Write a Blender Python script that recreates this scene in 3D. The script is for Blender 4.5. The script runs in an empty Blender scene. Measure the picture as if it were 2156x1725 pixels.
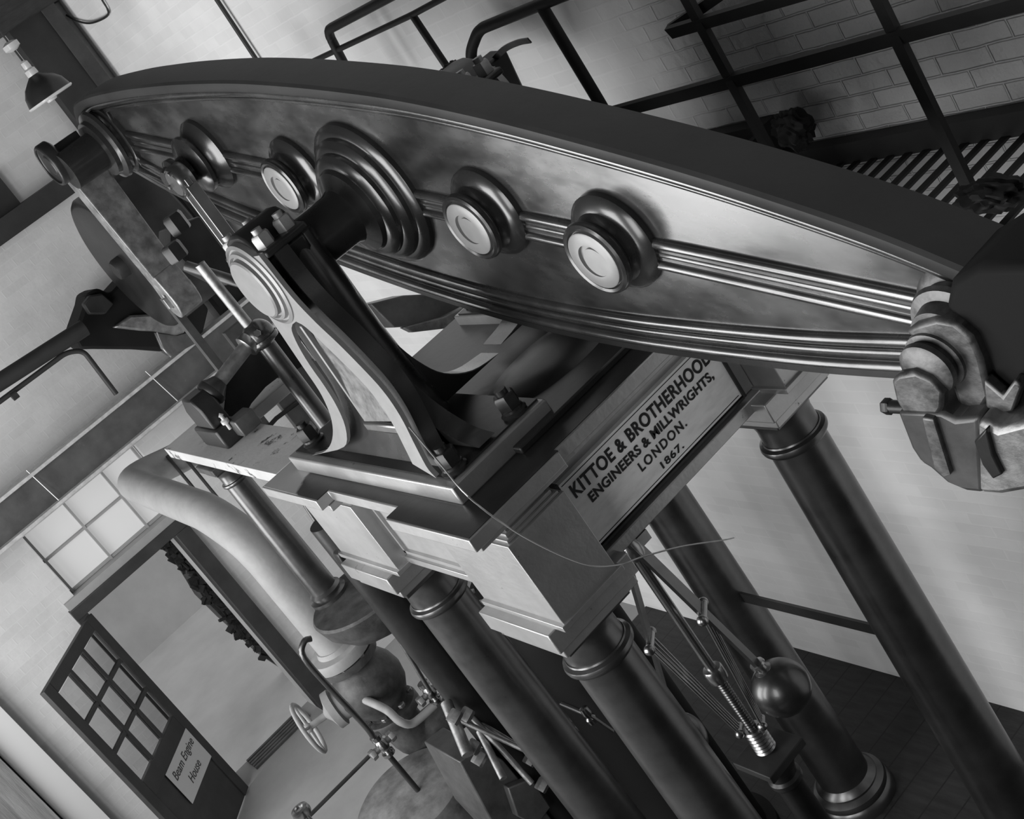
import bpy, bmesh, math, random
from mathutils import Vector, Matrix
random.seed(7)
D = bpy.data
SC = bpy.context.scene
COL = SC.collection

# ------------------------------------------------------------------ camera
ROT = ((0.5205114, -0.0402223, 0.8529068), (0.67067, 0.6374826, -0.379233), (-0.5284596, 0.7694141, 0.3587929))
FPX = 2716.37
CAM = Vector((3.839, -1.771, 4.576))
cd = D.cameras.new('camera'); cam = D.objects.new('camera', cd); COL.objects.link(cam)
cd.sensor_width = 36.0; cd.lens = FPX / 2156 * 36.0; cd.clip_start = .02; cd.clip_end = 200
cam.matrix_world = Matrix.Translation(CAM) @ Matrix(ROT).to_4x4()
SC.camera = cam
SC.view_settings.view_transform = 'Standard'
SC.view_settings.look = 'None'
SC.view_settings.gamma = 1.0
SC.view_settings.use_curve_mapping = False
SC.view_settings.exposure = 0.0

# ------------------------------------------------------------------ world + daylight
w = D.worlds.new('world'); SC.world = w; w.use_nodes = True
w.node_tree.nodes['Background'].inputs[0].default_value = (.5, .5, .5, 1)
w.node_tree.nodes['Background'].inputs[1].default_value = 1.1

def area(name, loc, rot, sx, sy, power):
    l = D.lights.new(name, 'AREA'); l.shape = 'RECTANGLE'; l.size = sx; l.size_y = sy; l.energy = power
    o = D.objects.new(name, l); COL.objects.link(o); o.location = loc; o.rotation_euler = rot
    return o
# daylight through the two tall windows of the front wall (behind the photographer's left shoulder)
area('window_daylight', (-3.3, -4.05, 2.9), (math.radians(90), 0, 0), 2.4, 3.4, 160)
area('window_daylight', (-.2, -4.05, 3.7), (math.radians(90), 0, 0), 2.0, 3.4, 155)
area('window_daylight', (2.9, -4.05, 4.0), (math.radians(90), 0, 0), 1.6, 2.6, 62)  # added fill from the right, brightens the back wall brickwork and name plate

# ------------------------------------------------------------------ materials
def mat(name, base, rough=.5, metal=0.0, coat=0.0, var=0.0, vscale=6.0, bump=0.0, bscale=40.0, rvar=0.0,
        speck=None, spec=.5, stretch=(1, 1, 1)):
    m = D.materials.new(name); m.use_nodes = True
    nt = m.node_tree; bs = nt.nodes['Principled BSDF']
    bs.inputs['Base Color'].default_value = (base, base, base, 1)
    bs.inputs['Roughness'].default_value = rough
    bs.inputs['Metallic'].default_value = metal
    bs.inputs['Specular IOR Level'].default_value = spec
    if coat: bs.inputs['Coat Weight'].default_value = coat; bs.inputs['Coat Roughness'].default_value = .12
    N = nt.nodes.new; Lk = nt.links.new
    tc = N('ShaderNodeTexCoord'); mp = N('ShaderNodeMapping'); mp.inputs['Scale'].default_value = stretch
    Lk(tc.outputs['Object'], mp.inputs[0])
    if var:
        n = N('ShaderNodeTexNoise'); n.inputs['Scale'].default_value = vscale; n.inputs['Detail'].default_value = 7
        n.inputs['Roughness'].default_value = .62
        Lk(mp.outputs[0], n.inputs['Vector'])
        r = N('ShaderNodeMapRange'); r.inputs['From Min'].default_value = .3; r.inputs['From Max'].default_value = .7
        r.inputs['To Min'].default_value = max(base * (1 - var), 0); r.inputs['To Max'].default_value = base * (1 + var)
        Lk(n.outputs['Fac'], r.inputs['Value'])
        out = r.outputs['Result']
        if speck:
            th, val, sc = speck
            n3 = N('ShaderNodeTexNoise'); n3.inputs['Scale'].default_value = sc; n3.inputs['Detail'].default_value = 9
            n3.inputs['Roughness'].default_value = .75
            Lk(mp.outputs[0], n3.inputs['Vector'])
            cr = N('ShaderNodeMapRange'); cr.inputs['From Min'].default_value = th; cr.inputs['From Max'].default_value = th + .05
            Lk(n3.outputs['Fac'], cr.inputs['Value'])
            mx = N('ShaderNodeMix'); mx.data_type = 'FLOAT'
            Lk(cr.outputs['Result'], mx.inputs['Factor']); Lk(out, mx.inputs['A']); mx.inputs['B'].default_value = val
            out = mx.outputs['Result']
        cc = N('ShaderNodeCombineColor')
        for i in range(3): Lk(out, cc.inputs[i])
        Lk(cc.outputs[0], bs.inputs['Base Color'])
        if rvar:
            r2 = N('ShaderNodeMapRange'); r2.inputs['From Min'].default_value = .3; r2.inputs['From Max'].default_value = .7
            r2.inputs['To Min'].default_value = rough; r2.inputs['To Max'].default_value = rough + rvar
            Lk(n.outputs['Fac'], r2.inputs['Value']); Lk(r2.outputs['Result'], bs.inputs['Roughness'])
    if bump:
        n2 = N('ShaderNodeTexNoise'); n2.inputs['Scale'].default_value = bscale; n2.inputs['Detail'].default_value = 5
        Lk(mp.outputs[0], n2.inputs['Vector'])
        b = N('ShaderNodeBump'); b.inputs['Strength'].default_value = bump; b.inputs['Distance'].default_value = .004
        Lk(n2.outputs['Fac'], b.inputs['Height']); Lk(b.outputs[0], bs.inputs['Normal'])
    return m

def brick_mat(name, base, axes, bump=.5, scale=(4.6, 4.6), dark=1.0, rough=.8, wear=.0, fade=None):
    m = mat(name, base, rough)
    nt = m.node_tree; bs = nt.nodes['Principled BSDF']; N = nt.nodes.new; Lk = nt.links.new
    tc = N('ShaderNodeTexCoord'); sp = N('ShaderNodeSeparateXYZ'); cb = N('ShaderNodeCombineXYZ')
    Lk(tc.outputs['Object'], sp.inputs[0])
    nz = N('ShaderNodeTexNoise'); nz.inputs['Scale'].default_value = 9; nz.inputs['Detail'].default_value = 4
    Lk(tc.outputs['Object'], nz.inputs['Vector'])
    ma = N('ShaderNodeMath'); ma.operation = 'MULTIPLY_ADD'; Lk(nz.outputs['Fac'], ma.inputs[0]); ma.inputs[1].default_value = .012
    mb = N('ShaderNodeMath'); mb.operation = 'MULTIPLY_ADD'; Lk(nz.outputs['Fac'], mb.inputs[0]); mb.inputs[1].default_value = .010
    Lk(sp.outputs[axes[0]], ma.inputs[2]); Lk(sp.outputs[axes[1]], mb.inputs[2])
    Lk(ma.outputs[0], cb.inputs[0]); Lk(mb.outputs[0], cb.inputs[1])
    br = N('ShaderNodeTexBrick'); br.inputs['Scale'].default_value = 1.0
    br.inputs['Brick Width'].default_value = .19; br.inputs['Row Height'].default_value = .064
    br.inputs['Mortar Size'].default_value = .006; br.inputs['Mortar Smooth'].default_value = .8
    br.inputs['Color1'].default_value = (base, base, base, 1); br.inputs['Color2'].default_value = (base * .93,) * 3 + (1,)
    br.inputs['Mortar'].default_value = (base * dark,) * 3 + (1,)
    Lk(cb.outputs[0], br.inputs['Vector'])
    n2 = N('ShaderNodeTexNoise'); n2.inputs['Scale'].default_value = 3.2; n2.inputs['Detail'].default_value = 8
    Lk(tc.outputs['Object'], n2.inputs['Vector'])
    r = N('ShaderNodeMapRange'); r.inputs['From Min'].default_value = .35; r.inputs['From Max'].default_value = .65
    r.inputs['To Min'].default_value = 1 - .04 - wear; r.inputs['To Max'].default_value = 1.03
    Lk(n2.outputs['Fac'], r.inputs['Value'])
    mx = N('ShaderNodeMix'); mx.data_type = 'RGBA'; mx.blend_type = 'MULTIPLY'; mx.inputs['Factor'].default_value = 1
    Lk(br.outputs['Color'], mx.inputs['A']); Lk(r.outputs['Result'], mx.inputs['B'])
    Lk(mx.outputs['Result'], bs.inputs['Base Color'])
    n4 = N('ShaderNodeTexNoise'); n4.inputs['Scale'].default_value = 22; n4.inputs['Detail'].default_value = 7
    Lk(tc.outputs['Object'], n4.inputs['Vector'])
    h = N('ShaderNodeMath'); h.operation = 'MULTIPLY_ADD'; Lk(br.outputs['Fac'], h.inputs[0]); h.inputs[1].default_value = .38
    Lk(n4.outputs['Fac'], h.inputs[2])
    b = N('ShaderNodeBump'); b.inputs['Strength'].default_value = bump; b.inputs['Distance'].default_value = .022
    Lk(h.outputs[0], b.inputs['Height']); Lk(b.outputs[0], bs.inputs['Normal'])
    if fade:
        # bump fades left and below, imitating painted brick washed out by strong light
        f1 = N('ShaderNodeMapRange'); f1.interpolation_type = 'SMOOTHSTEP'; Lk(sp.outputs[0], f1.inputs['Value'])
        f1.inputs['From Min'].default_value = fade[0]; f1.inputs['From Max'].default_value = fade[1]
        f1.inputs['To Min'].default_value = .14 * bump; f1.inputs['To Max'].default_value = bump
        f2 = N('ShaderNodeMapRange'); f2.interpolation_type = 'SMOOTHSTEP'; Lk(sp.outputs[2], f2.inputs['Value'])
        f2.inputs['From Min'].default_value = fade[2]; f2.inputs['From Max'].default_value = fade[3]
        f2.inputs['To Min'].default_value = .14; f2.inputs['To Max'].default_value = 1
        mm = N('ShaderNodeMath'); mm.operation = 'MULTIPLY'; Lk(f1.outputs['Result'], mm.inputs[0]); Lk(f2.outputs['Result'], mm.inputs[1])
        Lk(mm.outputs[0], b.inputs['Strength'])
    return m

def plank_mat(name, base, width=.16):
    m = mat(name, base, .6, var=.5, vscale=5, bump=.3, stretch=(1, 6, 1))
    nt = m.node_tree; bs = nt.nodes['Principled BSDF']; N = nt.nodes.new; Lk = nt.links.new
    tc = N('ShaderNodeTexCoord'); sp = N('ShaderNodeSeparateXYZ'); Lk(tc.outputs['Object'], sp.inputs[0])
    d = N('ShaderNodeMath'); d.operation = 'DIVIDE'; Lk(sp.outputs[0], d.inputs[0]); d.inputs[1].default_value = width
    fr = N('ShaderNodeMath'); fr.operation = 'FRACT'; Lk(d.outputs[0], fr.inputs[0])
    g = N('ShaderNodeMath'); g.operation = 'LESS_THAN'; Lk(fr.outputs[0], g.inputs[0]); g.inputs[1].default_value = .05
    mx = N('ShaderNodeMix'); mx.data_type = 'RGBA'
    src = bs.inputs['Base Color'].links[0].from_socket
    Lk(g.outputs[0], mx.inputs['Factor']); Lk(src, mx.inputs['A']); mx.inputs['B'].default_value = (.005, .005, .005, 1)
    Lk(mx.outputs['Result'], bs.inputs['Base Color'])
    return m

M = {}
M['paint'] = mat('engine_paint', .09, .20, metal=.75, coat=.4, var=.18, vscale=3, rvar=.12, bump=.06, bscale=14)
M['web'] = mat('beam_web_paint', .19, .19, metal=.9, coat=.2, var=.22, vscale=4.5, rvar=.14, bump=.05, bscale=9, stretch=(1, 1, 2.2), speck=(.66, .1, 9))
M['flange'] = mat('beam_flange_paint', .03, .5, metal=.3, var=.25, vscale=4, bump=.12, bscale=25)
M['stone'] = mat('entablature_paint', .50, .40, metal=.80, var=.15, vscale=5, bump=.18, bscale=55, speck=(.64, .07, 12))
M['black'] = mat('black_iron', .03, .35, metal=.3, var=.3, bump=.15)
M['flat'] = mat('dull_black_iron', .022, .6, var=.3, bump=.15)
M['steel'] = mat('polished_steel', .42, .3, metal=1, var=.15, vscale=12)
M['worn'] = mat('worn_bright_steel', .33, .42, metal=.9, var=.35, vscale=16, bump=.3, bscale=60, rvar=.15)
M['brass'] = mat('polished_brass', .4, .25, metal=1, var=.12)
M['column'] = mat('column_paint', .15, .27, metal=.88, coat=.12, var=.2, vscale=7, rvar=.12, bump=.08, bscale=20)
M['lag'] = mat('lagged_pipe_paint', .33, .6, var=.1, vscale=9, bump=.5, bscale=26)
M['cap'] = mat('pale_disc_paint', .30, .38, metal=.25, var=.08, vscale=20)
M['plate'] = mat('nameplate_brass', .95, .6, metal=.0, var=.16, vscale=7, stretch=(1, 1, 3))
M['letter'] = mat('engraved_black', .012, .6)
M['wallb'] = brick_mat('white_painted_brick', .86, (0, 2), bump=1.0, fade=(-.4, .5, 2.3, 3.0))
M['walll'] = brick_mat('white_distemper_wall', .62, (1, 2), bump=.10, wear=.05)
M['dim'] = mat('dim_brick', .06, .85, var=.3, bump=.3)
M['white'] = mat('white_plaster', .5, .8, var=.08)
M['timber'] = mat('dark_timber', .03, .7, var=.4, vscale=8, bump=.4, stretch=(1, 1, 5))
M['ceil'] = mat('dark_roof_boards', .02, .8, var=.3)
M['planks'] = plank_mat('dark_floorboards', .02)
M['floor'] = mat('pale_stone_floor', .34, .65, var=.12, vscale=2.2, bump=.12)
M['ground'] = mat('pale_yard', .75, .9, var=.1, vscale=2)
M['frame'] = mat('door_frame_paint', .035, .5, var=.3)
M['joist'] = mat('joist_paint', .075, .6, var=.35, vscale=5, bump=.15, speck=(.64, .13, 20))
M['joistw'] = mat('joist_flange_limewash', .5, .7, var=.25, vscale=18, bump=.3)
M['paper'] = mat('white_paper', .6, .7)
M['sash'] = mat('pale_sash_paint', .33, .5, var=.1)
M['wire'] = mat('thin_wire', .45, .4, metal=.6)
M['porcelain'] = mat('white_porcelain', .6, .2)
M['rust'] = mat('rusty_iron', .075, .55, metal=.3, var=.6, vscale=9, bump=.4)
M['brightnut'] = mat('bright_nut', .36, .45, metal=.4, var=.15, vscale=30)
M['soot'] = mat('sooty_iron', .012, .7, spec=.15)  # near-black iron; at the right end link this colour stands for shadow
M['old'] = mat('old_dull_steel', .17, .42, metal=.85, var=.45, vscale=22, bump=.3, bscale=50, rvar=.15)
def oily():
    m = mat('oily_iron_top', .024, .34, metal=.2, var=.4, vscale=6, bump=.1, bscale=30)
    nt = m.node_tree; bs = nt.nodes['Principled BSDF']; N = nt.nodes.new; Lk = nt.links.new
    tc = N('ShaderNodeTexCoord'); sp = N('ShaderNodeSeparateXYZ'); Lk(tc.outputs['Object'], sp.inputs[0])
    n = N('ShaderNodeTexNoise'); n.inputs['Scale'].default_value = 5; n.inputs['Detail'].default_value = 6; Lk(tc.outputs['Object'], n.inputs['Vector'])
    a = N('ShaderNodeMath'); a.operation = 'MULTIPLY_ADD'; Lk(n.outputs['Fac'], a.inputs[0]); a.inputs[1].default_value = .35; Lk(sp.outputs[0], a.inputs[2])
    yy = N('ShaderNodeMath'); yy.operation = 'ADD'; Lk(a.outputs[0], yy.inputs[0])
    y2 = N('ShaderNodeMath'); y2.operation = 'MULTIPLY_ADD'; Lk(sp.outputs[1], y2.inputs[0]); y2.inputs[1].default_value = 1.2; y2.inputs[2].default_value = .75; Lk(y2.outputs[0], yy.inputs[1]); a = yy
    st = N('ShaderNodeMapRange'); Lk(a.outputs[0], st.inputs['Value']); st.inputs['From Min'].default_value = -.40; st.inputs['From Max'].default_value = -.37
    mx = N('ShaderNodeMix'); mx.data_type = 'RGBA'; src = bs.inputs['Base Color'].links[0].from_socket
    Lk(st.outputs['Result'], mx.inputs['Factor']); mx.inputs['A'].default_value = (.42, .42, .42, 1); Lk(src, mx.inputs['B'])
    Lk(mx.outputs['Result'], bs.inputs['Base Color'])
    return m
M['oily'] = oily()
M['grey'] = mat('grey_casting', .10, .4, metal=.4, var=.35, vscale=7, bump=.2)
g = D.materials.new('window_glass'); g.use_nodes = True
b = g.node_tree.nodes['Principled BSDF']; b.inputs['Base Color'].default_value = (.55, .55, .55, 1); b.inputs['Roughness'].default_value = .05
b.inputs['Transmission Weight'].default_value = 1.0; b.inputs['IOR'].default_value = 1.1
M['glass'] = g
g = D.materials.new('daylit_pane'); g.use_nodes = True
b = g.node_tree.nodes['Principled BSDF']; b.inputs['Base Color'].default_value = (.4, .4, .4, 1); b.inputs['Roughness'].default_value = .1
b.inputs['Emission Color'].default_value = (1, 1, 1, 1); b.inputs['Emission Strength'].default_value = .34
M['pane'] = g

# ------------------------------------------------------------------ helpers
def ray(x, y): return Matrix(ROT) @ Vector(((x - 1078) / FPX, -(y - 862.5) / FPX, -1))
def at(x, y, **k):
    """the point of the plane X=v / Y=v / Z=v seen at pixel x, y of the photograph"""
    (a, v), = k.items(); i = 'XYZ'.index(a); d = ray(x, y)
    return CAM + d * ((v - CAM[i]) / d[i])

class MB:
    def __init__(s): s.bm = bmesh.new()
    def box(s, x0, x1, y0, y1, z0, z1, mtx=None):
        vs = [s.bm.verts.new((x, y, z)) for x in (x0, x1) for y in (y0, y1) for z in (z0, z1)]
        for f in ((0, 1, 3, 2), (4, 6, 7, 5), (0, 4, 5, 1), (2, 3, 7, 6), (0, 2, 6, 4), (1, 5, 7, 3)):
            s.bm.faces.new([vs[i] for i in f])
        if mtx:
            for v in vs: v.co = mtx @ v.co
        return s
    def bar(s, p0, p1, w, h, up=(0, 0, 1)):
        """rectangular bar from p0 to p1, w across, h along 'up'"""
        p0, p1 = Vector(p0), Vector(p1); d = p1 - p0; L = d.length; d.normalize()
        u = Vector(up); x = d.cross(u).normalized(); u = x.cross(d)
        m = Matrix((x, d, u)).transposed().to_4x4(); m.translation = p0
        return s.box(-w / 2, w / 2, 0, L, -h / 2, h / 2, m)
    def ring(s, pts, close=True):
        return [s.bm.verts.new(p) for p in pts]
    def bridge(s, a, b, close=True):
        n = len(a)
        for i in range(n if close else n - 1):
            j = (i + 1) % n
            s.bm.faces.new((a[i], a[j], b[j], b[i]))
    def lathe(s, o, axis, prof, seg=32, capped=True, sx=1.0):
        o = Vector(o); a = Vector(axis).normalized()
        t = Vector((0, 0, 1)) if abs(a.z) < .9 else Vector((1, 0, 0))
        u = a.cross(t).normalized(); v = a.cross(u)
        prev = None; rings = []
        for r, h in prof:
            if r < 1e-5: rg = [s.bm.verts.new(o + a * h)]
            else: rg = s.ring([o + a * h + (u * math.cos(k * 2 * math.pi / seg) * sx + v * math.sin(k * 2 * math.pi / seg)) * r for k in range(seg)])
            if prev:
                if len(prev) == 1 and len(rg) > 1:
                    for k in range(seg): s.bm.faces.new((prev[0], rg[k], rg[(k + 1) % seg]))
                elif len(rg) == 1 and len(prev) > 1:
                    for k in range(seg): s.bm.faces.new((prev[(k + 1) % seg], prev[k], rg[0]))
                elif len(rg) > 1: s.bridge(prev, rg)
            rings.append(rg); prev = rg
        if capped:
            if len(rings[0]) > 2: s.bm.faces.new(list(reversed(rings[0])))
            if len(rings[-1]) > 2: s.bm.faces.new(rings[-1])
        return s
    def cyl(s, p0, p1, r, r2=None, seg=24):
        p0, p1 = Vector(p0), Vector(p1)
        return s.lathe(p0, p1 - p0, [(r, 0), (r if r2 is None else r2, (p1 - p0).length)], seg)
    def nut(s, p, axis, r, h): return s.lathe(p, axis, [(r * .93, 0), (r, h * .1), (r, h * .85), (r * .86, h)], 6)
    def ball(s, c, r, seg=28):
        n = seg // 2
        return s.lathe(c, (0, 0, 1), [(r * math.sin(math.pi * i / n), -r * math.cos(math.pi * i / n)) for i in range(n + 1)], seg)
    def sweep(s, pts, sec, up=(0, 0, 1), closed_sec=True, cap=True):
        """section sec [(a,b)] (a along side, b along up') carried along pts"""
        pts = [Vector(p) for p in pts]; n = len(pts); prev = None; first = None
        up = Vector(up); lastx = None
        for i in range(n):
            d = (pts[min(i + 1, n - 1)] - pts[max(i - 1, 0)]).normalized()
            if abs(d.dot(up)) > .98 and lastx is not None: x = (lastx - d * lastx.dot(d)).normalized()
            else: x = d.cross(up).normalized()
            if lastx is not None and x.dot(lastx) < 0: x = -x
            lastx = x; b = x.cross(d)
            rg = s.ring([pts[i] + x * p[0] + b * p[1] for p in sec])
            if prev: s.bridge(prev, rg, closed_sec)
            else: first = rg
            prev = rg
        if cap and closed_sec:
            s.bm.faces.new(list(reversed(first))); s.bm.faces.new(prev)
        return s
    def tube(s, pts, r, seg=12, up=(.31, .17, .93)):
        return s.sweep(pts, [(r * math.cos(k * 2 * math.pi / seg), r * math.sin(k * 2 * math.pi / seg)) for k in range(seg)], up)
    def prism(s, outline, mapf, d0, d1, holes=()):
        """outline polygon (2D) with holes, extruded from depth d0 to d1 through mapf(a, b, d)"""
        bm = s.bm
        loops = [outline] + list(holes); tri = []
        tb = bmesh.new(); es = []
        for lp in loops:
            vs = [tb.verts.new((p[0], p[1], 0)) for p in lp]
            for i in range(len(vs)): es.append(tb.edges.new((vs[i], vs[(i + 1) % len(vs)])))
        bmesh.ops.triangle_fill(tb, use_beauty=True, use_dissolve=False, edges=es)
        tb.verts.index_update()
        co = [v.co.copy() for v in tb.verts]; fs = [[v.index for v in f.verts] for f in tb.faces]
        tb.free()
        A = [bm.verts.new(mapf(c.x, c.y, d0)) for c in co]; Bv = [bm.verts.new(mapf(c.x, c.y, d1)) for c in co]
        for f in fs:
            bm.faces.new([A[i] for i in f]); bm.faces.new([Bv[i] for i in reversed(f)])
        k = 0
        for lp in loops:
            n = len(lp)
            for i in range(n):
                bm.faces.new((A[k + i], A[k + (i + 1) % n], Bv[k + (i + 1) % n], Bv[k + i]))
            k += n
        return s
    def build(s, name, m, parent=None, origin=None, bevel=0.0, seg=2, label=None, world=True, angle=38):
        bm = s.bm
        bmesh.ops.remove_doubles(bm, verts=bm.verts, dist=1e-6)
        bmesh.ops.recalc_face_normals(bm, faces=bm.faces)
        me = D.meshes.new(name)
        off = Vector(origin) if origin is not None else (parent_loc(parent) if (parent and world) else Vector((0, 0, 0)))
        for v in bm.verts: v.co -= off
        lim = math.radians(angle)
        for e in bm.edges: e.smooth = len(e.link_faces) == 2 and e.calc_face_angle(0) < lim
        for f in bm.faces: f.smooth = True
        bm.to_mesh(me); bm.free()
        me.materials.append(m)
        o = D.objects.new(name, me); COL.objects.link(o)
        if parent: o.parent = parent
        else: o.location = off
        if bevel:
            md = o.modifiers.new('bevel', 'BEVEL'); md.width = bevel; md.segments = seg; md.limit_method = 'ANGLE'; md.angle_limit = math.radians(40)
            md.harden_normals = False
        if label: o['label'] = label
        return o

def parent_loc(p):
    v = Vector((0, 0, 0))
    while p: v += p.location; p = p.parent
    return v
def tag(o, label, cat, group=None, kind=None):
    o['label'] = label; o['category'] = cat
    if group: o['group'] = group
    if kind: o['kind'] = kind
    return o
def thing(name, loc, label, cat, group=None, rot=None):
    o = D.objects.new(name, None); COL.objects.link(o); o.location = loc; o.empty_display_size = .1
    if rot: o.rotation_euler = rot
    return tag(o, label, cat, group)
def struct(name, mb, m, origin=(0, 0, 0), bevel=0):
    o = mb.build(name, m, origin=origin, bevel=bevel); o['kind'] = 'structure'; return o
def copy_tree(o, parent=None):
    c = o.copy(); COL.objects.link(c)
    if parent: c.parent = parent
    for ch in list(o.children): copy_tree(ch, c)
    return c
def smooth_path(pts, n=8):
    pts = [Vector(p) for p in pts]; out = []
    P = [pts[0] * 2 - pts[1]] + pts + [pts[-1] * 2 - pts[-2]]
    for i in range(1, len(P) - 2):
        for k in range(n):
            t = k / n; a, b, c, d = P[i - 1:i + 3]
            out.append(.5 * ((2 * b) + (c - a) * t + (2 * a - 5 * b + 4 * c - d) * t * t + (3 * b - a - 3 * c + d) * t ** 3))
    out.append(pts[-1]); return out
def fillet_path(pts, r, n=7):
    pts = [Vector(p) for p in pts]; out = [pts[0]]
    for i in range(1, len(pts) - 1):
        a = (pts[i - 1] - pts[i]); b = (pts[i + 1] - pts[i]); rr = min(r, a.length * .45, b.length * .45)
        a = pts[i] + a.normalized() * rr; b = pts[i] + b.normalized() * rr
        for k in range(n + 1):
            t = k / n; out.append(a * (1 - t) ** 2 + pts[i] * 2 * t * (1 - t) + b * t * t)
    out.append(pts[-1]); return out

# ------------------------------------------------------------------ the room
XL, YB, XR, YF, ZC = -5.3, 1.24, 6.0, -4.2, 6.0
m = MB().box(XL - .3, XR, YB, YB + .3, -.1, ZC); struct('wall_back', m, M['wallb'])
def yz(d): return lambda a, b, t: (t, a, b)
dy0, dy1, dz = -1.25, -.46, 1.84            # doorway
ty0, ty1, tz0, tz1 = -1.24, -.26, 1.98, 2.62  # transom light
m = MB().prism([(YF, -.1), (YB, -.1), (YB, ZC), (YF, ZC)], yz(0), XL, XL - .3,
               holes=[[(dy0, -.06), (dy1, -.06), (dy1, dz), (dy0, dz)], [(ty0, tz0), (ty1, tz0), (ty1, tz1), (ty0, tz1)]])
struct('wall_left', m, M['walll'])
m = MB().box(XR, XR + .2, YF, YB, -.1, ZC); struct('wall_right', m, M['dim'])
m = MB().prism([(XL, -.1), (XR, -.1), (XR, ZC), (XL, ZC)], lambda a, b, t: (a, t, b), YF, YF - .25,
               holes=[[(-4.5, 1.1), (-2.1, 1.1), (-2.1, 4.1), (-4.5, 4.1)], [(-1.2, 2.0), (.8, 2.0), (.8, 5.4), (-1.2, 5.4)], [(2.1, 2.6), (3.7, 2.6), (3.7, 5.4), (2.1, 5.4)]])
struct('wall_front', m, M['white'])
for n, (a, b_, zl) in enumerate(((-4.5, -2.1, 1.1), (-1.2, .8, 2.2), (2.1, 3.7, 2.4))):  # rightmost window is made up to go with the added fill light
    m = MB()
    m.box(a, b_, YF - .14, YF - .12, zl, zl + 3)
    wn = struct('window_%d' % (n + 2), m, M['pane'], origin=((a + b_) / 2, YF - .13, zl))
    m = MB()
    for k in range(4): x = a + (b_ - a) * k / 3; m.box(x - .02, x + .02, YF - .13, YF - .07, zl, zl + 3)
    for k in range(5): z = zl + 3 * k / 4; m.box(a, b_, YF - .12, YF - .08, z - .018, z + .018)
    m.build('window_frame', M['sash'], wn)
m = MB().box(XL - .3, XR + .2, YF - .25, YB + .3, ZC, ZC + .15); struct('ceiling', m, M['ceil'])
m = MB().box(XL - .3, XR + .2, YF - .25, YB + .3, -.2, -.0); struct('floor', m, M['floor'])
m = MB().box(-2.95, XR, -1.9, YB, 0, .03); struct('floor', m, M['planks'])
m = MB().box(2.9, XR, YB - .05, YB, 0, 4.2); struct('trim_3', m, M['dim'])  # added unseen slab, darkens reflections on the engine's right-facing faces
m = MB().box(XL, XL + .06, YF, -1.36, 2.96, ZC); struct('trim_2', m, M['dim'])  # added out of view on the left wall, darkens what the beam web mirrors
m = MB().box(-16, XL - .3, -9, 6, -.2, -.04); o = struct('ground', m, M['ground'])
# ceiling beams and corner post
m = MB().box(XL, XL + .26, -2.5, YB, 5.19, 5.5); tag(m.build('ceiling_beam', M['timber'], origin=(XL + .13, -.6, 5.19)), 'black timber beam running across the top left corner', 'beam')
m = MB().box(XL, XL + .12, .80, 1.06, 0, 5.19); tag(m.build('corner_post', M['flat'], origin=(XL + .06, .93, 0)), 'black vertical timber post behind the hanging lamp', 'post')
m = MB().box(XL, XL + .14, 1.06, 1.16, 0, 5.19); tag(m.build('brick_pier', M['dim'], origin=(XL + .07, 1.11, 0)), 'narrow dark brick pier in the corner beside the black post', 'pier')
m = MB().box(XL, XL + .2, -1.2, .62, 4.14, 4.28); tag(m.build('wall_shelf', M['flat'], origin=(XL + .1, -.3, 4.14)), 'black wall plate beam below the lamp on the left wall', 'beam')
m = MB().box(XL, XL + .05, -.9, .17, 4.28, 4.52); tag(m.build('dark_hatch', M['flat'], origin=(XL, -.3, 4.28)), 'small black hatch above the wall plate at the left edge', 'hatch')

# steel joist along the left wall
JX = -4.95
jt = thing('steel_joist', (JX, 0, 2.62), 'dark steel joist with limewashed flanges running above the door', 'joist')
MB().box(JX - .012, JX + .012, -3.2, YB, 2.65, 2.88).build('joist_web', M['joist'], jt)
MB().box(JX - .08, JX + .05, -3.2, YB, 2.88, 2.905).build('joist_flange', M['joistw'], jt, bevel=.003)
MB().box(JX - .08, JX + .07, -3.2, YB, 2.625, 2.65).build('joist_flange', M['joistw'], jt, bevel=.003)
for px, py in ((880 / 2.875, 500 + 810 / 2.875), (160 / 2.875, 500 + 1410 / 2.875)):
    p = at(px, py, X=JX + .03)
    q = at(px + 68, py + 63, X=JX + .08)
    MB().tube([p, p * .5 + q * .5, q], .0035, 6).build('cable_tie', M['wire'], jt)
# wall head under the joist + brick ledge
m = MB().box(XL, JX - .02, -3.2, YB, 2.60, 2.63); struct('trim_1', m, M['white'])

# transom light
tw = MB()
tw.box(XL - .12, XL - .11, ty0, ty1, tz0, tz1)
wn = struct('window_1', tw, M['pane'], origin=(XL - .11, ty0, tz0))
m = MB()
for y in (ty0 + .02, ty0 + .36, ty0 + .69, ty1 - .02): m.box(XL - .11, XL - .07, y - .008, y + .008, tz0, tz1)
for z in (tz0 + .015, tz0 + .3, tz1 - .01): m.box(XL - .11, XL - .075, ty0, ty1, z - .008, z + .008)
m.build('window_frame', M['sash'], wn)
MB().box(XL - .1, XL + .03, dy0 - .08, -.3, dz + .075, tz0 + .005).build('window_sill', M['sash'], wn)
# door frame
dr = D.objects.new('door_1', None); COL.objects.link(dr); dr.location = (XL, dy0, 0); dr['kind'] = 'structure'
MB().box(XL - .12, XL + .05, dy0 - .09, dy1 + .13, dz, dz + .085).build('door_frame_head', M['frame'], dr, bevel=.004)
MB().box(XL - .12, XL + .05, dy1, dy1 + .12, 0, dz).build('door_frame_jamb', M['frame'], dr, bevel=.004)
MB().box(XL - .12, XL + .03, dy0 - .09, dy0, 0, dz).build('door_frame_jamb', M['frame'], dr, bevel=.004)
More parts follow.
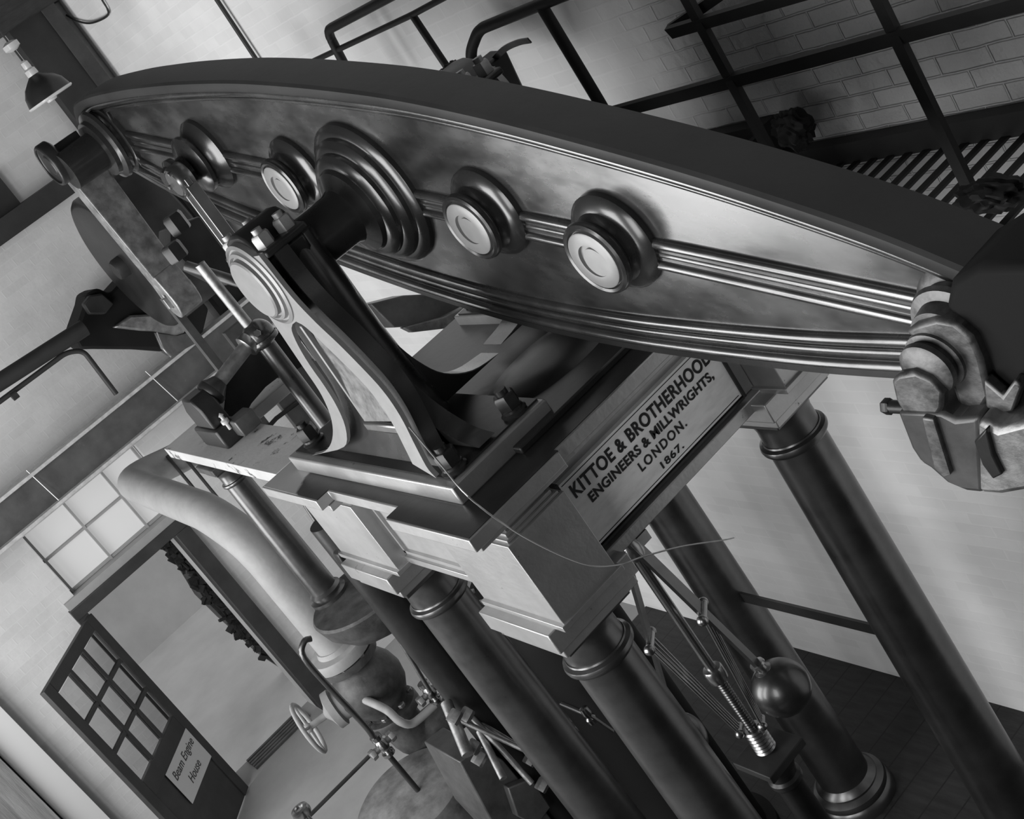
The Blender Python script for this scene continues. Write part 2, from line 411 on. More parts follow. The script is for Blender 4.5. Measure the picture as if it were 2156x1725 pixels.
# open leaf
H0 = Vector((XL + .06, -1.25, 0)); e = at(88, 1460, Z=1.83); H1 = Vector((e.x, e.y, 0)); U = (H1 - H0); LW = U.length; U.normalize()
Nn = Vector((-U.y, U.x, 0))
lm = Matrix((U, Nn, Vector((0, 0, 1)))).transposed().to_4x4(); lm.translation = H0
leaf = D.objects.new('door_leaf', None); COL.objects.link(leaf); leaf.location = H0; leaf.rotation_euler = lm.to_euler()
tag(leaf, 'dark door leaf with nine glass panes standing open into the room', 'door', kind=None)
def lb(*a): return MB().box(*a)
zt = 1.83; gb = .88
lb(0, .09, -.02, .02, .02, zt).build('stile', M['frame'], leaf, world=False, bevel=.004)
lb(LW - .09, LW, -.02, .02, .02, zt).build('stile', M['frame'], leaf, world=False, bevel=.004)
lb(.09, LW - .09, -.02, .02, zt - .09, zt).build('top_rail', M['frame'], leaf, world=False, bevel=.004)
lb(.09, LW - .09, -.02, .02, gb - .14, gb).build('middle_rail', M['frame'], leaf, world=False, bevel=.004)
lb(.09, LW - .09, -.01, .01, .02, gb - .14).build('lower_panel', M['frame'], leaf, world=False)
gx0, gx1, gz0, gz1 = .09, LW - .09, gb, zt - .09
for k in (1, 2):
    x = gx0 + (gx1 - gx0) * k / 3; lb(x - .014, x + .014, -.018, .018, gz0, gz1).build('glazing_bar', M['frame'], leaf, world=False)
    z = gz0 + (gz1 - gz0) * k / 3; lb(gx0, gx1, -.016, .016, z - .014, z + .014).build('glazing_bar', M['frame'], leaf, world=False)
for i in range(3):
    for j in range(3):
        x0 = gx0 + (gx1 - gx0) * i / 3; z0 = gz0 + (gz1 - gz0) * j / 3
        lb(x0 + .014, x0 + (gx1 - gx0) / 3 - .014, -.003, .003, z0 + .014, z0 + (gz1 - gz0) / 3 - .014).build('pane', M['glass'], leaf, world=False)

def text_mesh(name, body, size, m, parent, mtx, width=None, extrude=.0015, bold=0.0, align='CENTER', shear=0, space=1.0):
    c = D.curves.new(name, 'FONT'); c.body = body; c.size = size; c.extrude = extrude; c.offset = bold; c.align_x = align; c.align_y = 'BOTTOM_BASELINE'
    c.shear = shear; c.space_character = space
    t = D.objects.new(name + '_tmp', c); COL.objects.link(t)
    dg = bpy.context.evaluated_depsgraph_get(); dg.update()
    me = D.meshes.new_from_object(t.evaluated_get(dg)); D.objects.remove(t)
    xs = [v.co.x for v in me.vertices]; sx = 1 if not width else width / (max(xs) - min(xs))
    for v in me.vertices: v.co.x *= sx; v.co = mtx @ v.co
    me.materials.clear(); me.materials.append(m)
    o = D.objects.new(name, me); COL.objects.link(o); o.parent = parent
    return o
# paper sign on the leaf
side = -1 if Nn.dot(CAM - H0) < 0 else 1
sg = thing('door_sign', H0, 'white paper sign reading Beam Engine House on the open door leaf', 'sign', rot=lm.to_euler())
ys = side * .024
sx0, sx1, sz0, sz1 = LW * .10, LW * .66, .44, .74
a0, a1 = min(ys, ys - side * .004), max(ys, ys - side * .004)
MB().box(sx0, sx1, a0, a1, sz0, sz1).build('sign_sheet', M['paper'], sg, world=False)
def sgm(cx_, cz_):
    X = Vector((side * -1.0, 0, 0)) if side > 0 else Vector((1, 0, 0))
    mm = Matrix((X, Vector((0, 0, 1)), X.cross(Vector((0, 0, 1))))).transposed().to_4x4(); mm.translation = (cx_, ys + side * .001, cz_); return mm
M['ink'] = mat('grey_ink', .06, .7)
text_mesh('lettering', 'Beam Engine', .095, M['ink'], sg, sgm((sx0 + sx1) / 2, sz0 + .19), width=(sx1 - sx0) * .84, shear=.2)
text_mesh('lettering', 'House', .095, M['ink'], sg, sgm((sx0 + sx1) / 2, sz0 + .06), width=(sx1 - sx0) * .42, shear=.2)
# white post and boarding at the far left
m = MB().box(XL, XL + .1, -2.27, -2.06, 0, 3); tag(m.build('white_post', M['paper'], origin=(XL, -2.16, 0)), 'bright white upright board at the bottom left edge', 'post')
m = MB().box(XL, XL + .16, -3.4, -2.28, 0, 3); tag(m.build('timber_boarding', mat('weathered_board', .2, .8, var=.4, vscale=3, bump=.6, stretch=(1, 8, .6)), origin=(XL, -2.8, 0)), 'grey weathered boarding beside the white upright board', 'boarding')
# seen through the doorway
m = MB().box(-9.2, -9.0, -4, 3, -.04, 3.2); struct('wall_yard', m, M['ground'])
YX = -6.2
pe = [(330, 1135), (352, 1160), (378, 1178), (402, 1216), (430, 1262), (478, 1310), (520, 1347), (560, 1386), (612, 1420)]
pe = [at(*q, X=YX) for q in pe]
m = MB().prism([(p.y, p.z) for p in pe] + [(.5, pe[-1].z), (.5, pe[0].z + .3), (pe[0].y, pe[0].z + .3)], lambda a, b, d: (d, a, b), YX, YX - .25)
tag(m.build('yard_wall', M['rust'], origin=pe[-1]), 'mottled grey wall outside, just right of the doorway opening', 'wall')
t = thing('yard_creeper', pe[-1], 'dark ragged creeper hanging on the outside wall edge, seen through the doorway', 'creeper')
m = MB()
for k in range(46):
    i = random.randrange(0, len(pe) - 2); f = random.random(); p = pe[i] * (1 - f) + pe[i + 1] * f + Vector((.05, .03, 0))
    q = p + Vector((random.uniform(-.02, .06), random.uniform(-.05, .09), random.uniform(-.22, -.04)))
    m.tube([p, (p + q) / 2 + Vector((.01, random.uniform(-.02, .02), .02)), q], random.uniform(.008, .024), 6)
m.build('stems', M['timber'], t)
m = MB()
for k in range(150):
    i = random.randrange(0, len(pe) - 2); f = random.random(); p = pe[i] * (1 - f) + pe[i + 1] * f + Vector((random.uniform(.03, .1), random.uniform(-.03, .12), random.uniform(-.05, .05))); s = random.uniform(.012, .035)
    m.box(-s, s, -s * .4, s * .4, -s, s, Matrix.Translation(p) @ Matrix.Rotation(random.uniform(0, 3), 4, 'X') @ Matrix.Rotation(random.uniform(0, 3), 4, 'Z'))
m.build('foliage', M['timber'], t)
m = MB()
for k in range(5): m.box(XL - .28 + k * .045, XL - .25 + k * .045, -1.1, -.55, 0.0, .02)
tag(m.build('doormat', M['grey'], origin=(XL - .2, -.8, 0)), 'ribbed mat lying in the doorway', 'mat')

# ------------------------------------------------------------------ walking beam
TH = math.radians(15.42); BC = Vector((0, 0, 3.85))
beam = thing('walking_beam', BC, 'huge dark curved cast iron walking beam crossing the whole picture', 'beam', rot=(0, TH, 0))
top = [(-2.2, .10), (-2.12, .175), (-1.9, .235), (-1.5, .30), (-1.2, .338), (-.9, .37), (-.5, .402), (-.15, .416), (.2, .42), (.5, .414), (.85, .39), (1.2, .352), (1.5, .313), (1.75, .272), (2.0, .222), (2.22, .16), (2.4, .1)]
bot = [(-2.2, -.10), (-2.1, -.135), (-1.62, -.255), (-1.1, -.33), (-.53, -.375), (0, -.405), (.5, -.408), (.95, -.375), (1.31, -.325), (1.67, -.262), (1.93, -.205), (2.2, -.14), (2.4, -.08)]
def dense(pts, n=6): return [(p.x, p.y) for p in smooth_path([(a, b, 0) for a, b in pts], n)]
topd, botd = dense(top), dense(bot)
loc = lambda a, b, t: (a, t, b)
HW = .028
MB().prism(botd + list(reversed(topd)), loc, -HW, HW).build('web', M['web'], beam, world=False)
sec = [(-.072, -.018), (-.078, -.008), (-.078, .018), (-.070, .027), (.070, .027), (.078, .018), (.078, -.008), (.072, -.018)]
MB().sweep([(a, 0, b - .02) for a, b in topd], sec, up=(0, 0, 1)).build('top_flange', M['flange'], beam, world=False)
def bead(curve, off, y, r, side=-1): return [(a, y, b + off) for a, b in curve]
hr = lambda r, w=1.0: [(r * w * math.cos(k * math.pi / 8), r * math.sin(k * math.pi / 8)) for k in range(16)]
for sd in (-1, 1):
    m = MB()
    m.tube(bead(topd[3:-3], -.052, sd * .044, 0), .019, 12, up=(0, 1, 0))
    m.tube(bead(topd[3:-3], -.086, sd * .028, 0), .012, 10, up=(0, 1, 0))
    m.build('top_moulding', M['web'], beam, world=False)
    m = MB()
    m.tube(bead(botd[2:-2], .018, sd * .03, 0), .019, 12, up=(0, 1, 0))
    m.tube(bead(botd[2:-2], .056, sd * .026, 0), .013, 12, up=(0, 1, 0))
    m.tube(bead(botd[2:-2], .092, sd * .028, 0), .017, 12, up=(0, 1, 0))
    m.build('bottom_moulding', M['web'], beam, world=False)
    m = MB()
    for t_, r, yy in ((.034, .016, .03), (0, .012, .026), (-.034, .016, .03)):
        m.tube([(s, sd * yy, t_) for s in (-1.98, -1.0, 0, 1.0, 2.09)], r, 12, up=(0, 1, 0))
    m.box(-1.98, 2.09, min(0, sd * .034), max(0, sd * .034), -.03, .03)
    m.build('centre_moulding', M['web'], beam, world=False)
# the wider bottom flange
MB().sweep([(a, 0, b + .008) for a, b in botd], [(-.05, -.012), (-.05, .008), (.05, .008), (.05, -.012)]).build('bottom_flange', M['paint'], beam, world=False)
def boss(s, t, name='boss', face=.128, r=.108):
    for sd in (-1, 1):
        y = lambda v: v
        prof = [(r * 1.36, .02), (r * 1.36, .045), (r * 1.24, .06), (r * 1.0, .068), (r * .93, .085), (r * .93, face - .035), (r * 1.0, face - .028), (r * 1.03, face - .018), (r * 1.0, face - .006), (r * .93, face - .001), (r * .86, face - .004), (r * .82, face - .012)]
        bo = MB().lathe((s, 0, t), (0, sd, 0), prof, 40).build(name, M['paint'], beam, world=False)
        MB().lathe((s, 0, t), (0, sd, 0), [(r * .80, face - .012), (r * .80, face - .001), (r * .77, face + .001), (r * .46, face + .001), (r * .45, face - .008), (0, face - .008)], 40).build('boss_cap', M['cap'], bo, world=False)
        MB().lathe((s + .008, 0, t - .004), (0, sd, 0), [(r * .40, face - .01), (r * .40, face - .001), (0, face)], 32).build('pin_end', M['cap'], bo, world=False)
for s, t_ in ((-.435, .02), (.62, .03), (1.135, .02)): boss(s, t_)
# link-pin boss without a cap, with its collars
for sd in (-1, 1):
    MB().lathe((-1.115, 0, .02), (0, sd, 0), [(.15, .02), (.15, .045), (.135, .06), (.118, .075), (.112, .09), (.122, .1), (.122, .115), (.10, .13), (.06, .14), (.055, .17), (.075, .175), (.078, .2), (.06, .21), (.05, .235)], 40).build('link_boss', M['paint'], beam, world=False)
    MB().lathe((0, 0, 0), (0, sd, 0), [(.265, .02), (.265, .045), (.25, .06), (.23, .063), (.228, .078), (.212, .093), (.195, .096), (.193, .11), (.175, .124), (.155, .127), (.148, .142), (.12, .155), (.10, .165), (.092, .185), (.090, .50)], 56).build('trunnion', M['paint'], beam, world=False)
    MB().lathe((-2.0, 0, 0), (0, sd, 0), [(.165, .02), (.165, .05), (.15, .06), (.15, .075), (.165, .085), (.16, .1), (.135, .11), (.13, .13), (.09, .135), (.085, .30)], 40).build('end_boss', M['paint'], beam, world=False)
    MB().lathe((2.16, 0, .035), (0, sd, 0), [(.115, .02), (.115, .045), (.105, .055), (.09, .06), (.09, .08), (.10, .088), (.095, .10), (.075, .106), (.07, .14)], 44).build('end_boss', M['old'], beam, world=False)

# ------------------------------------------------------------------ trunnion pedestals
def pedestal():
    t = thing('trunnion_pedestal', (0, -.46, 3.1), 'splayed cast iron pedestal with bolted cap carrying the near end of the beam trunnion', 'pedestal')
    # sole plate
    MB().box(-.66, .60, -.63, -.22, 3.1, 3.166).build('sole_plate', M['stone'], t, bevel=.006)
    MB().box(-.63, .57, -.60, -.23, 3.166, 3.172).build('sole_top', M['oily'], t)
    def fl(b):
        k = max(0, min(1, (3.48 - b) / .31)); return -.075 * k * k
    fr = lambda a, b, d: (a, d + fl(b), b)
    L = [(-.13, 3.95), (-.13, 3.80), (-.125, 3.72), (-.14, 3.62), (-.16, 3.49), (-.165, 3.40), (-.185, 3.31), (-.24, 3.24), (-.33, 3.195), (-.47, 3.17)]
    Rr = [(.48, 3.17), (.43, 3.20), (.39, 3.27), (.37, 3.35), (.345, 3.44), (.31, 3.53), (.265, 3.62), (.215, 3.70), (.175, 3.80), (.16, 3.95)]
    out = dense(L, 4) + dense(Rr, 4)
    Li = [(.025, 3.695), (-.02, 3.67), (-.06, 3.61), (-.085, 3.53), (-.09, 3.44), (-.085, 3.36), (-.09, 3.29), (-.13, 3.23), (-.22, 3.205)]
    Ri = [(.34, 3.20), (.31, 3.26), (.285, 3.34), (.255, 3.42), (.215, 3.51), (.165, 3.60), (.115, 3.68), (.07, 3.705)]
    hole = dense(Li, 3) + dense(Ri, 3)
    MB().prism(dense(L, 4) + list(reversed(dense(Li, 3))) + list(reversed(dense(Ri, 3))) + dense(Rr, 4), fr, -.530, -.514).build('front_flange', M['cap'], t, bevel=.004)
    sh = lambda P, k: [(a * k, b) for a, b in P]
    MB().prism(dense(sh(L, .92), 4) + dense(sh(Rr, .92), 4), fr, -.485, -.43).build('frame', M['paint'], t)
    MB().prism([(.07, 3.66), (.02, 3.50), (.03, 3.30), (.24, 3.31), (.20, 3.42), (.12, 3.58)], fr, -.508, -.495).build('inner_web', M['old'], t, bevel=.003)
    MB().bar((.045, -.512, 3.68), (.015, -.515, 3.30), .014, .02, up=(0, 1, 0)).build('inner_rib', M['cap'], t, bevel=.003)
    MB().box(-.0, .27, -.535, -.48, 3.255, 3.30).build('cross_rib', M['steel'], t, bevel=.012)
    # rounded back column of the bearing with flared foot
    prof = [(.135, .0), (.132, .015), (.128, .05), (.122, .10), (.118, .16), (.109, .24), (.104, .35), (.103, .45), (.103, .74)]
    MB().lathe((.03, -.398, 3.172), (0, 0, 1), prof, 48).build('bearing_column', M['paint'], t)
    # saddle fillet towards the entablature
    sp = dense([(.14, 3.60), (.19, 3.46), (.25, 3.35), (.34, 3.26), (.45, 3.20), (.56, 3.18)], 4)
    MB().prism(sp + [(.1, 3.18)], lambda a, b, d: (a, d, b), -.47, -.40).build('side_fillet', M['paint'], t, bevel=.02)
    sp = dense([(-.33, 3.62), (-.31, 3.46), (-.28, 3.35), (-.23, 3.26), (-.14, 3.20), (-.02, 3.18)], 4)
    MB().prism(sp + [(-.40, 3.18), (-.40, 3.62)], lambda a, b, d: (d, a, b), -.04, .09).build('back_fillet', M['paint'], t, bevel=.02)
    # cap
    c = MB(); f0 = lambda a, b, d: (a, d, b)
    c.prism([(-.19, 3.925), (-.19, 3.95), (-.12, 3.955), (-.08, 4.0), (-.02, 4.02), (.04, 4.02), (.08, 4.0), (.11, 3.955), (.17, 3.95), (.17, 3.925)], f0, -.515, -.35)
    c.build('bearing_cap', M['black'], t, bevel=.008)
    MB().prism([(-.14, 3.88), (-.15, 3.925), (.14, 3.925), (.13, 3.86), (.10, 3.83), (-.12, 3.83)], f0, -.51, -.36).build('bearing_block', M['black'], t, bevel=.015)
    for x in (-.15, .115):
        for y in (-.475, -.39):
            b_ = MB().nut((x, y, 3.945), (0, 0, 1), .032, .05); b_.cyl((x, y, 3.99), (x, y, 4.012), .017, seg=12)
            b_.build('cap_nut', M['brightnut'], t)
    # round end of the journal
    MB().lathe((0, -.530, 3.85), (0, -1, 0), [(.150, -.02), (.150, .004), (.140, .010), (.136, .002), (.130, .002), (.126, .014), (.116, .018), (.112, .008)], 56).build('journal_ring', M['cap'], t)
    MB().lathe((0, -.530, 3.85), (0, -1, 0), [(.106, -.02), (.106, .026), (.100, .031), (0, .032)], 56).build('journal_cap', M['cap'], t)
    for x, y in ((-.56, -.54), (.535, -.56), (.535, -.30), (-.56, -.30)):
        n = MB(); n.lathe((x, y, 3.168), (0, 0, 1), [(.040, 0), (.044, .012), (.036, .018), (.036, .026), (.030, .03)], 20); n.nut((x, y, 3.195), (0, 0, 1), .038, .05); n.cyl((x, y, 3.245), (x, y, 3.262), .02, seg=12)
        n.build('holding_down_bolt', M['black'], t)
    return t
p1 = pedestal()
p2 = copy_tree(p1); p2.rotation_euler = (0, 0, math.pi); p2.location = (0, .46, 3.1)
tag(p2, 'splayed iron pedestal half hidden behind the walking beam', 'pedestal')

# ------------------------------------------------------------------ entablature
en = thing('entablature', (0, 0, 2.62), 'large dark cast iron entablature frame with moulded cornice carrying the beam pedestals', 'entablature')
CX, CY = .535, .525
# cornice: slab in plan with breaks over the columns
def plan(pts): return pts
cor = [(-.80, -.745), (-.28, -.745), (-.28, -.69), (.27, -.69), (.27, -.745), (.79, -.745), (.79, -.37), (.765, -.37), (.765, .35), (.79, .35), (.79, .745),
       (.27, .745), (.27, .69), (-.28, .69), (-.28, .745), (-.80, .745), (-.80, .37), (-.775, .37), (-.775, -.37), (-.80, -.37)]
MB().prism(cor, lambda a, b, d: (a, b, d), 3.055, 3.10).build('cornice', M['stone'], en, bevel=.003)
MB().prism([(a * .965, b * .965) for a, b in cor], lambda a, b, d: (a, b, d), 3.03, 3.055).build('cornice_moulding', M['stone'], en, bevel=.003)
MB().prism([(a * .99, b * .99) for a, b in cor], lambda a, b, d: (a, b, d), 3.098, 3.1015).build('cornice_top', M['oily'], en)
# bearer plate on the top between the pedestals
m = MB(); m.box(-.70, .64, -.40, .40, 3.10, 3.125); m.build('top_plate', M['oily'], en, bevel=.006)
m = MB(); m.lathe((.30, .02, 3.12), (0, 0, 1), [(.20, 0), (.17, .02), (.1, .035), (0, .04)], 36, sx=1.5); m.build('top_swelling', M['oily'], en)
for sx in (-1, 1):
    for sy in (-1, 1):
        x0, x1 = (.325, .78) if sx > 0 else (-.79, -.285)
        y0, y1 = (-.66, -.42) if sy < 0 else (.42, .66)
        m = MB(); m.box(x0, x1, y0, y1, 2.73, 2.995)
        k = .012
        for i, (za, zb) in enumerate(((2.995, 3.005), (3.005, 3.018), (3.018, 3.032))):
            d = k * (i + 1); m.box(x0 + d, x1 - d, y0 + d, y1 - d, za, zb)
        m.box(x0, x1, y0, y1, 2.69, 2.73)
        m.box(x0 + .0, x1 + .012, y0 - .014, y1 + .014, 2.675, 2.695)
        m.build('corner_block', M['stone'], en, bevel=.002)
        c = (CX * sx, CY * sy)
        MB().box(c[0] - .205, c[0] + .20, c[1] - .18, c[1] + .18, 2.60, 2.676).build('corner_block_foot', M['stone'], en, bevel=.004)
        MB().box(c[0] - .19, c[0] + .185, c[1] - .165, c[1] + .165, 2.565, 2.60).build('corner_block_foot', M['stone'], en, bevel=.004)
for sy in (-1, 1):
    m = MB(); y0, y1 = sorted((sy * .60, sy * .42))
    m.box(-.285, .325, y0, y1, 2.70, 3.03); m.box(-.285, .325, *sorted((sy * .612, sy * .41)), 2.684, 2.715)
    m.build('side_beam', M['stone'], en, bevel=.003)
    yy = sorted((sy * .612, sy * .60))
    m = MB(); m.box(-.25, -.235, *yy, 2.74, 2.99); m.box(.27, .285, *yy, 2.74, 2.99); m.box(-.25, .285, *yy, 2.74, 2.752)
    m.build('raised_panel_edge', M['stone'], en)
for sx in (-1, 1):
    x0, x1 = sorted((sx * .63, sx * .40))
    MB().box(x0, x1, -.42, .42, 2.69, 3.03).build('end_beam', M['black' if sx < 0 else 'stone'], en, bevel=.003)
    x0, x1 = sorted((sx * .67, sx * .40))
    MB().box(x0, x1, -.42, .42, 2.645, 2.69).build('end_beam_lip', M['stone'], en, bevel=.004)
# nameplate
npz0, npz1, npy0, npy1 = 2.715, 2.955, -.375, .345
pl = MB().box(.63, .655, npy0, npy1, npz0, npz1).build('name_plate', M['plate'], en, label='pale metal maker plate with black capital letters')
MB().box(.63, .662, npy0 - .012, npy0, npz0 - .01, npz1 + .01).build('plate_frame', M['black'], pl, origin=parent_loc(en))
MB().box(.63, .662, npy1, npy1 + .012, npz0 - .01, npz1 + .01).build('plate_frame', M['black'], pl, origin=parent_loc(en))
MB().box(.63, .662, npy0, npy1, npz0 - .012, npz0 - .004).build('plate_frame', M['black'], pl, origin=parent_loc(en))
m = MB()
m.box(.655, .656, npy0 + .01, npy1 - .01, npz0 + .008, npz0 + .0105); m.box(.655, .656, npy0 + .01, npy1 - .01, npz1 - .0105, npz1 - .008)
m.build('border_line', M['letter'], pl, origin=parent_loc(en))
def npm(y, z):
    mm = Matrix(((0, 0, 1, 0), (1, 0, 0, 0), (0, 1, 0, 0), (0, 0, 0, 1))); mm.translation = Vector((.6553, y, z)) - parent_loc(en); return mm
text_mesh('lettering', 'KITTOE & BROTHERHOOD', .062, M['letter'], pl, npm(-.015, 2.885), width=.665, bold=.0016, space=1.08)
text_mesh('lettering', 'ENGINEERS & MILLWRIGHTS,', .044, M['letter'], pl, npm(-.01, 2.835), width=.60, bold=.0012, space=1.06)
text_mesh('lettering', 'LONDON.', .044, M['letter'], pl, npm(.0, 2.785), width=.225, bold=.0009, space=1.25)
text_mesh('lettering', '1867.', .034, M['letter'], pl, npm(.005, 2.738), width=.105, bold=.0006, space=1.1)

# ------------------------------------------------------------------ columns
def column(name, x, y, ztop, zbase, r, label, group=None, base=True):
    t = thing(name, (x, y, zbase), label, 'column', group)
    rt, rb = r, r * 1.16
    n = 14; prof = [(rt, 0)]
    H = ztop - .19 * (r / .11)
    prof = [(rb * 1.0, zbase + (.16 if base else .0))]
    for i in range(1, n + 1):
        k = i / n; prof.append((rb + (rt - rb) * (k ** 1.4), zbase + (.16 if base else 0) + (H - zbase - (.16 if base else 0)) * k))
    MB().lathe((x, y, 0), (0, 0, 1), prof, 48).build('shaft', M['column'], t)
    q = r / .11
    MB().lathe((x, y, H), (0, 0, 1), [(rt, -.012 * q), (rt * 1.1, -.01 * q), (rt * 1.17, 0), (rt * 1.19, .010 * q), (rt * 1.16, .021 * q), (rt * 1.04, .028 * q), (rt * 1.02, .034 * q)], 48).build('neck_ring', M['column'], t)
    MB().lathe((x, y, H), (0, 0, 1), [(rt * .99, .03 * q), (rt * .97, .09 * q), (rt * 1.02, .12 * q), (rt * 1.15, .15 * q), (rt * 1.2, .165 * q), (rt * 1.2, .19 * q)], 48).build('capital', M['column'], t)
    MB().box(x - rt * 1.32, x + rt * 1.32, y - rt * 1.32, y + rt * 1.32, ztop - .035 * q, ztop).build('abacus', M['column'], t, bevel=.004)
    if base:
        z = zbase
        MB().lathe((x, y, z), (0, 0, 1), [(rb * 1.55, 0), (rb * 1.55, .03), (rb * 1.5, .05), (rb * 1.42, .06), (rb * 1.46, .075), (rb * 1.42, .095), (rb * 1.3, .105), (rb * 1.2, .112), (rb * 1.22, .125), (rb * 1.14, .14), (rb, .155), (rb, .17)], 56).build('base', M['column'], t)
    return t
ZT = 2.565
column('engine_column', -CX, -CY, ZT, .03, .109, 'dark round iron column on the lit side, just right of the pale lagged pipe')
column('engine_column', CX, -CY, ZT, .03, .107, 'dark round iron column nearest the camera, left of the governor')
column('engine_column', -CX, CY, ZT, .03, .109, 'dark round iron column behind the governor ball with its moulded base visible')
column('engine_column', CX, CY, ZT, .03, .107, 'dark round iron column under the right end of the name plate')
# tie bar
MB().bar((-CX + .06, CY - .0, 1.384), (CX - .06, CY - .0, 1.384), .012, .055).build('x', M['black'], None).name = 'tie_bar'
tb = D.objects['tie_bar']; tag(tb, 'flat black iron tie bar joining the two rear columns', 'bar')

# ------------------------------------------------------------------ small left entablature with its slender column
se = thing('side_entablature', (-1.5, -.55, 3.0), 'narrow pale worn iron shelf running left from the main entablature', 'entablature')
m = MB(); m.prism([(-2.27, -.67), (-.80, -.67), (-.80, -.42), (-1.75, -.42), (-1.75, -.12), (-2.27, -.12)], lambda a, b, d: (a, b, d), 3.045, 3.10)
m.build('shelf_slab', mat('worn_shelf_paint', .50, .5, metal=.0, var=.12, vscale=4, bump=.2, speck=(.585, .06, 7)), se, bevel=.004)
MB().box(-2.2, -.80, -.645, -.45, 3.01, 3.045).build('shelf_moulding', M['stone'], se, bevel=.003)
MB().box(-2.15, -.80, -.62, -.47, 2.985, 3.01).build('shelf_moulding', M['stone'], se, bevel=.003)
MB().box(-2.02, -1.78, -.66, -.42, 2.965, 3.0).build('capital_block', M['rust'], se, bevel=.004)
MB().box(-2.16, -1.98, -.60, -.45, 2.92, 2.99).build('shelf_bracket', M['rust'], se, bevel=.01)
column('slender_column', -1.90, -.57, 2.965, 2.10, .060, 'slender dark iron column under the narrow left shelf', base=False)
cb = thing('iron_corbel', (-1.80, -.50, 2.1), 'black bowl shaped iron bracket under the slender column', 'bracket')
MB().lathe((-1.70, -.47, 2.1), (0, 0, 1), [(.0, -.24), (.10, -.225), (.20, -.17), (.27, -.08), (.29, -.0), (.28, .012), (0, .012)], 40).build('bowl', M['rust'], cb)
MB().lathe((-1.90, -.57, 2.1), (0, 0, 1), [(.1, .01), (.1, .03), (.08, .04), (.085, .055), (.07, .07)], 36).build('column_seat', M['column'], cb)
# black plate with steps and a cross shaped fitting beside it

def polyblock(nm, px, X, dpt, mt, lab, cat, bevel=.006):
    pp = [at(*q, X=X) for q in px]
    return tag(MB().prism([(p.y, p.z) for p in pp], lambda a, b, d: (d, a, b), X - dpt, X).build(nm, M[mt], origin=min(pp, key=lambda p: p.z), bevel=bevel), lab, cat)
def polypart(nm, px, X, dpt, mt, par, bevel=.006):
    pp = [at(*q, X=X) for q in px]
    return MB().prism([(p.y, p.z) for p in pp], lambda a, b, d: (d, a, b), X - dpt, X).build(nm, M[mt], par, bevel=bevel)
def polyY(nm, px, Y, dpt, mt, par, bevel=.006):
    pp = [at(*q, Y=Y) for q in px]
    return MB().prism([(p.x, p.z) for p in pp], lambda a, b, d: (a, d, b), Y, Y + dpt).build(nm, M[mt], par, bevel=bevel)
polyblock('stepped_plate', [(715, 1150), (735, 1122), (768, 1166), (762, 1180), (772, 1190), (752, 1208), (725, 1192), (712, 1172)], -1.15, .06, 'black', 'black stepped iron plate hanging beside the pale corner block', 'plate')

# ------------------------------------------------------------------ connecting link at the far left
cr = thing('connecting_link', (-1.95, -.205, 3.4), 'worn bright flat iron link hanging from the far left end of the beam', 'link')
xl, yl = -2.055, -.205
m = MB(); m.prism([(xl - .05, 3.72), (xl - .05, 4.47), (xl + .05, 4.47), (xl + .05, 3.72)], lambda a, b, d: (a, (d - yl) * (1 + .45 * (b - 3.72)) + yl, b), yl - .062, yl + .062)
m.build('link_bar', M['worn'], cr, bevel=.008)
m = MB(); 
pr_ = [(xl + .075 * math.cos(a), 3.66 + .09 * math.sin(a)) for a in [math.radians(d) for d in range(180, 361, 15)]] + [(xl + .055, 3.80), (xl - .055, 3.80)]
m.prism(pr_, lambda a, b, d: (a, d, b), yl - .062, yl + .062, [[(xl - .02, 3.63), (xl + .02, 3.63), (xl + .02, 3.70), (xl - .02, 3.70)]]); m.build('lower_strap', M['worn'], cr, bevel=.006)
MB().box(xl - .014, xl + .014, yl - .08, yl + .08, 3.635, 3.69).build('cotter', M['worn'], cr, bevel=.003)
m = MB(); m.lathe((xl + .05, yl - .065, 4.44), (0, -1, 0), [(.085, 0), (.10, .01), (.10, .05), (.095, .06), (.085, .062), (.083, .05), (.05, .048), (.045, .055), (0, .055)], 40)
m.box(xl - .05, xl + .09, yl - .07, yl + .06, 4.42, 4.50); m.build('link_eye', M['black'], cr, bevel=.004)

# slim polished rod from the link boss
rx, ry = -.975, -.205
rz0 = 4.155
lr = thing('radius_rod', (rx, ry, 3.2), 'slim fluted steel rod hanging from the boss left of the bearing', 'rod')
m = MB(); m.box(rx - .03, rx + .03, ry - .012, ry + .010, 3.3, rz0)
m.box(rx - .040, rx - .028, ry - .026, ry + .022, 3.3, rz0 - .03); m.box(rx + .028, rx + .040, ry - .026, ry + .022, 3.3, rz0 - .03)
m.build('rod', M['steel'], lr, bevel=.002)
rx -= .04
MB().lathe((rx, ry + .03, rz0), (0, -1, 0), [(.062, 0), (.066, .01), (.066, .05), (.06, .06), (.054, .055), (.05, .062), (0, .062)], 40).build('rod_eye', M['steel'], lr)
for a in (.9, 3.2): MB().lathe((rx + .055 * math.cos(a), ry - .02, rz0 + .055 * math.sin(a)), (0, -1, 0), [(.009, 0), (.009, .02), (0, .022)], 10).build('rivet', M['steel'], lr)

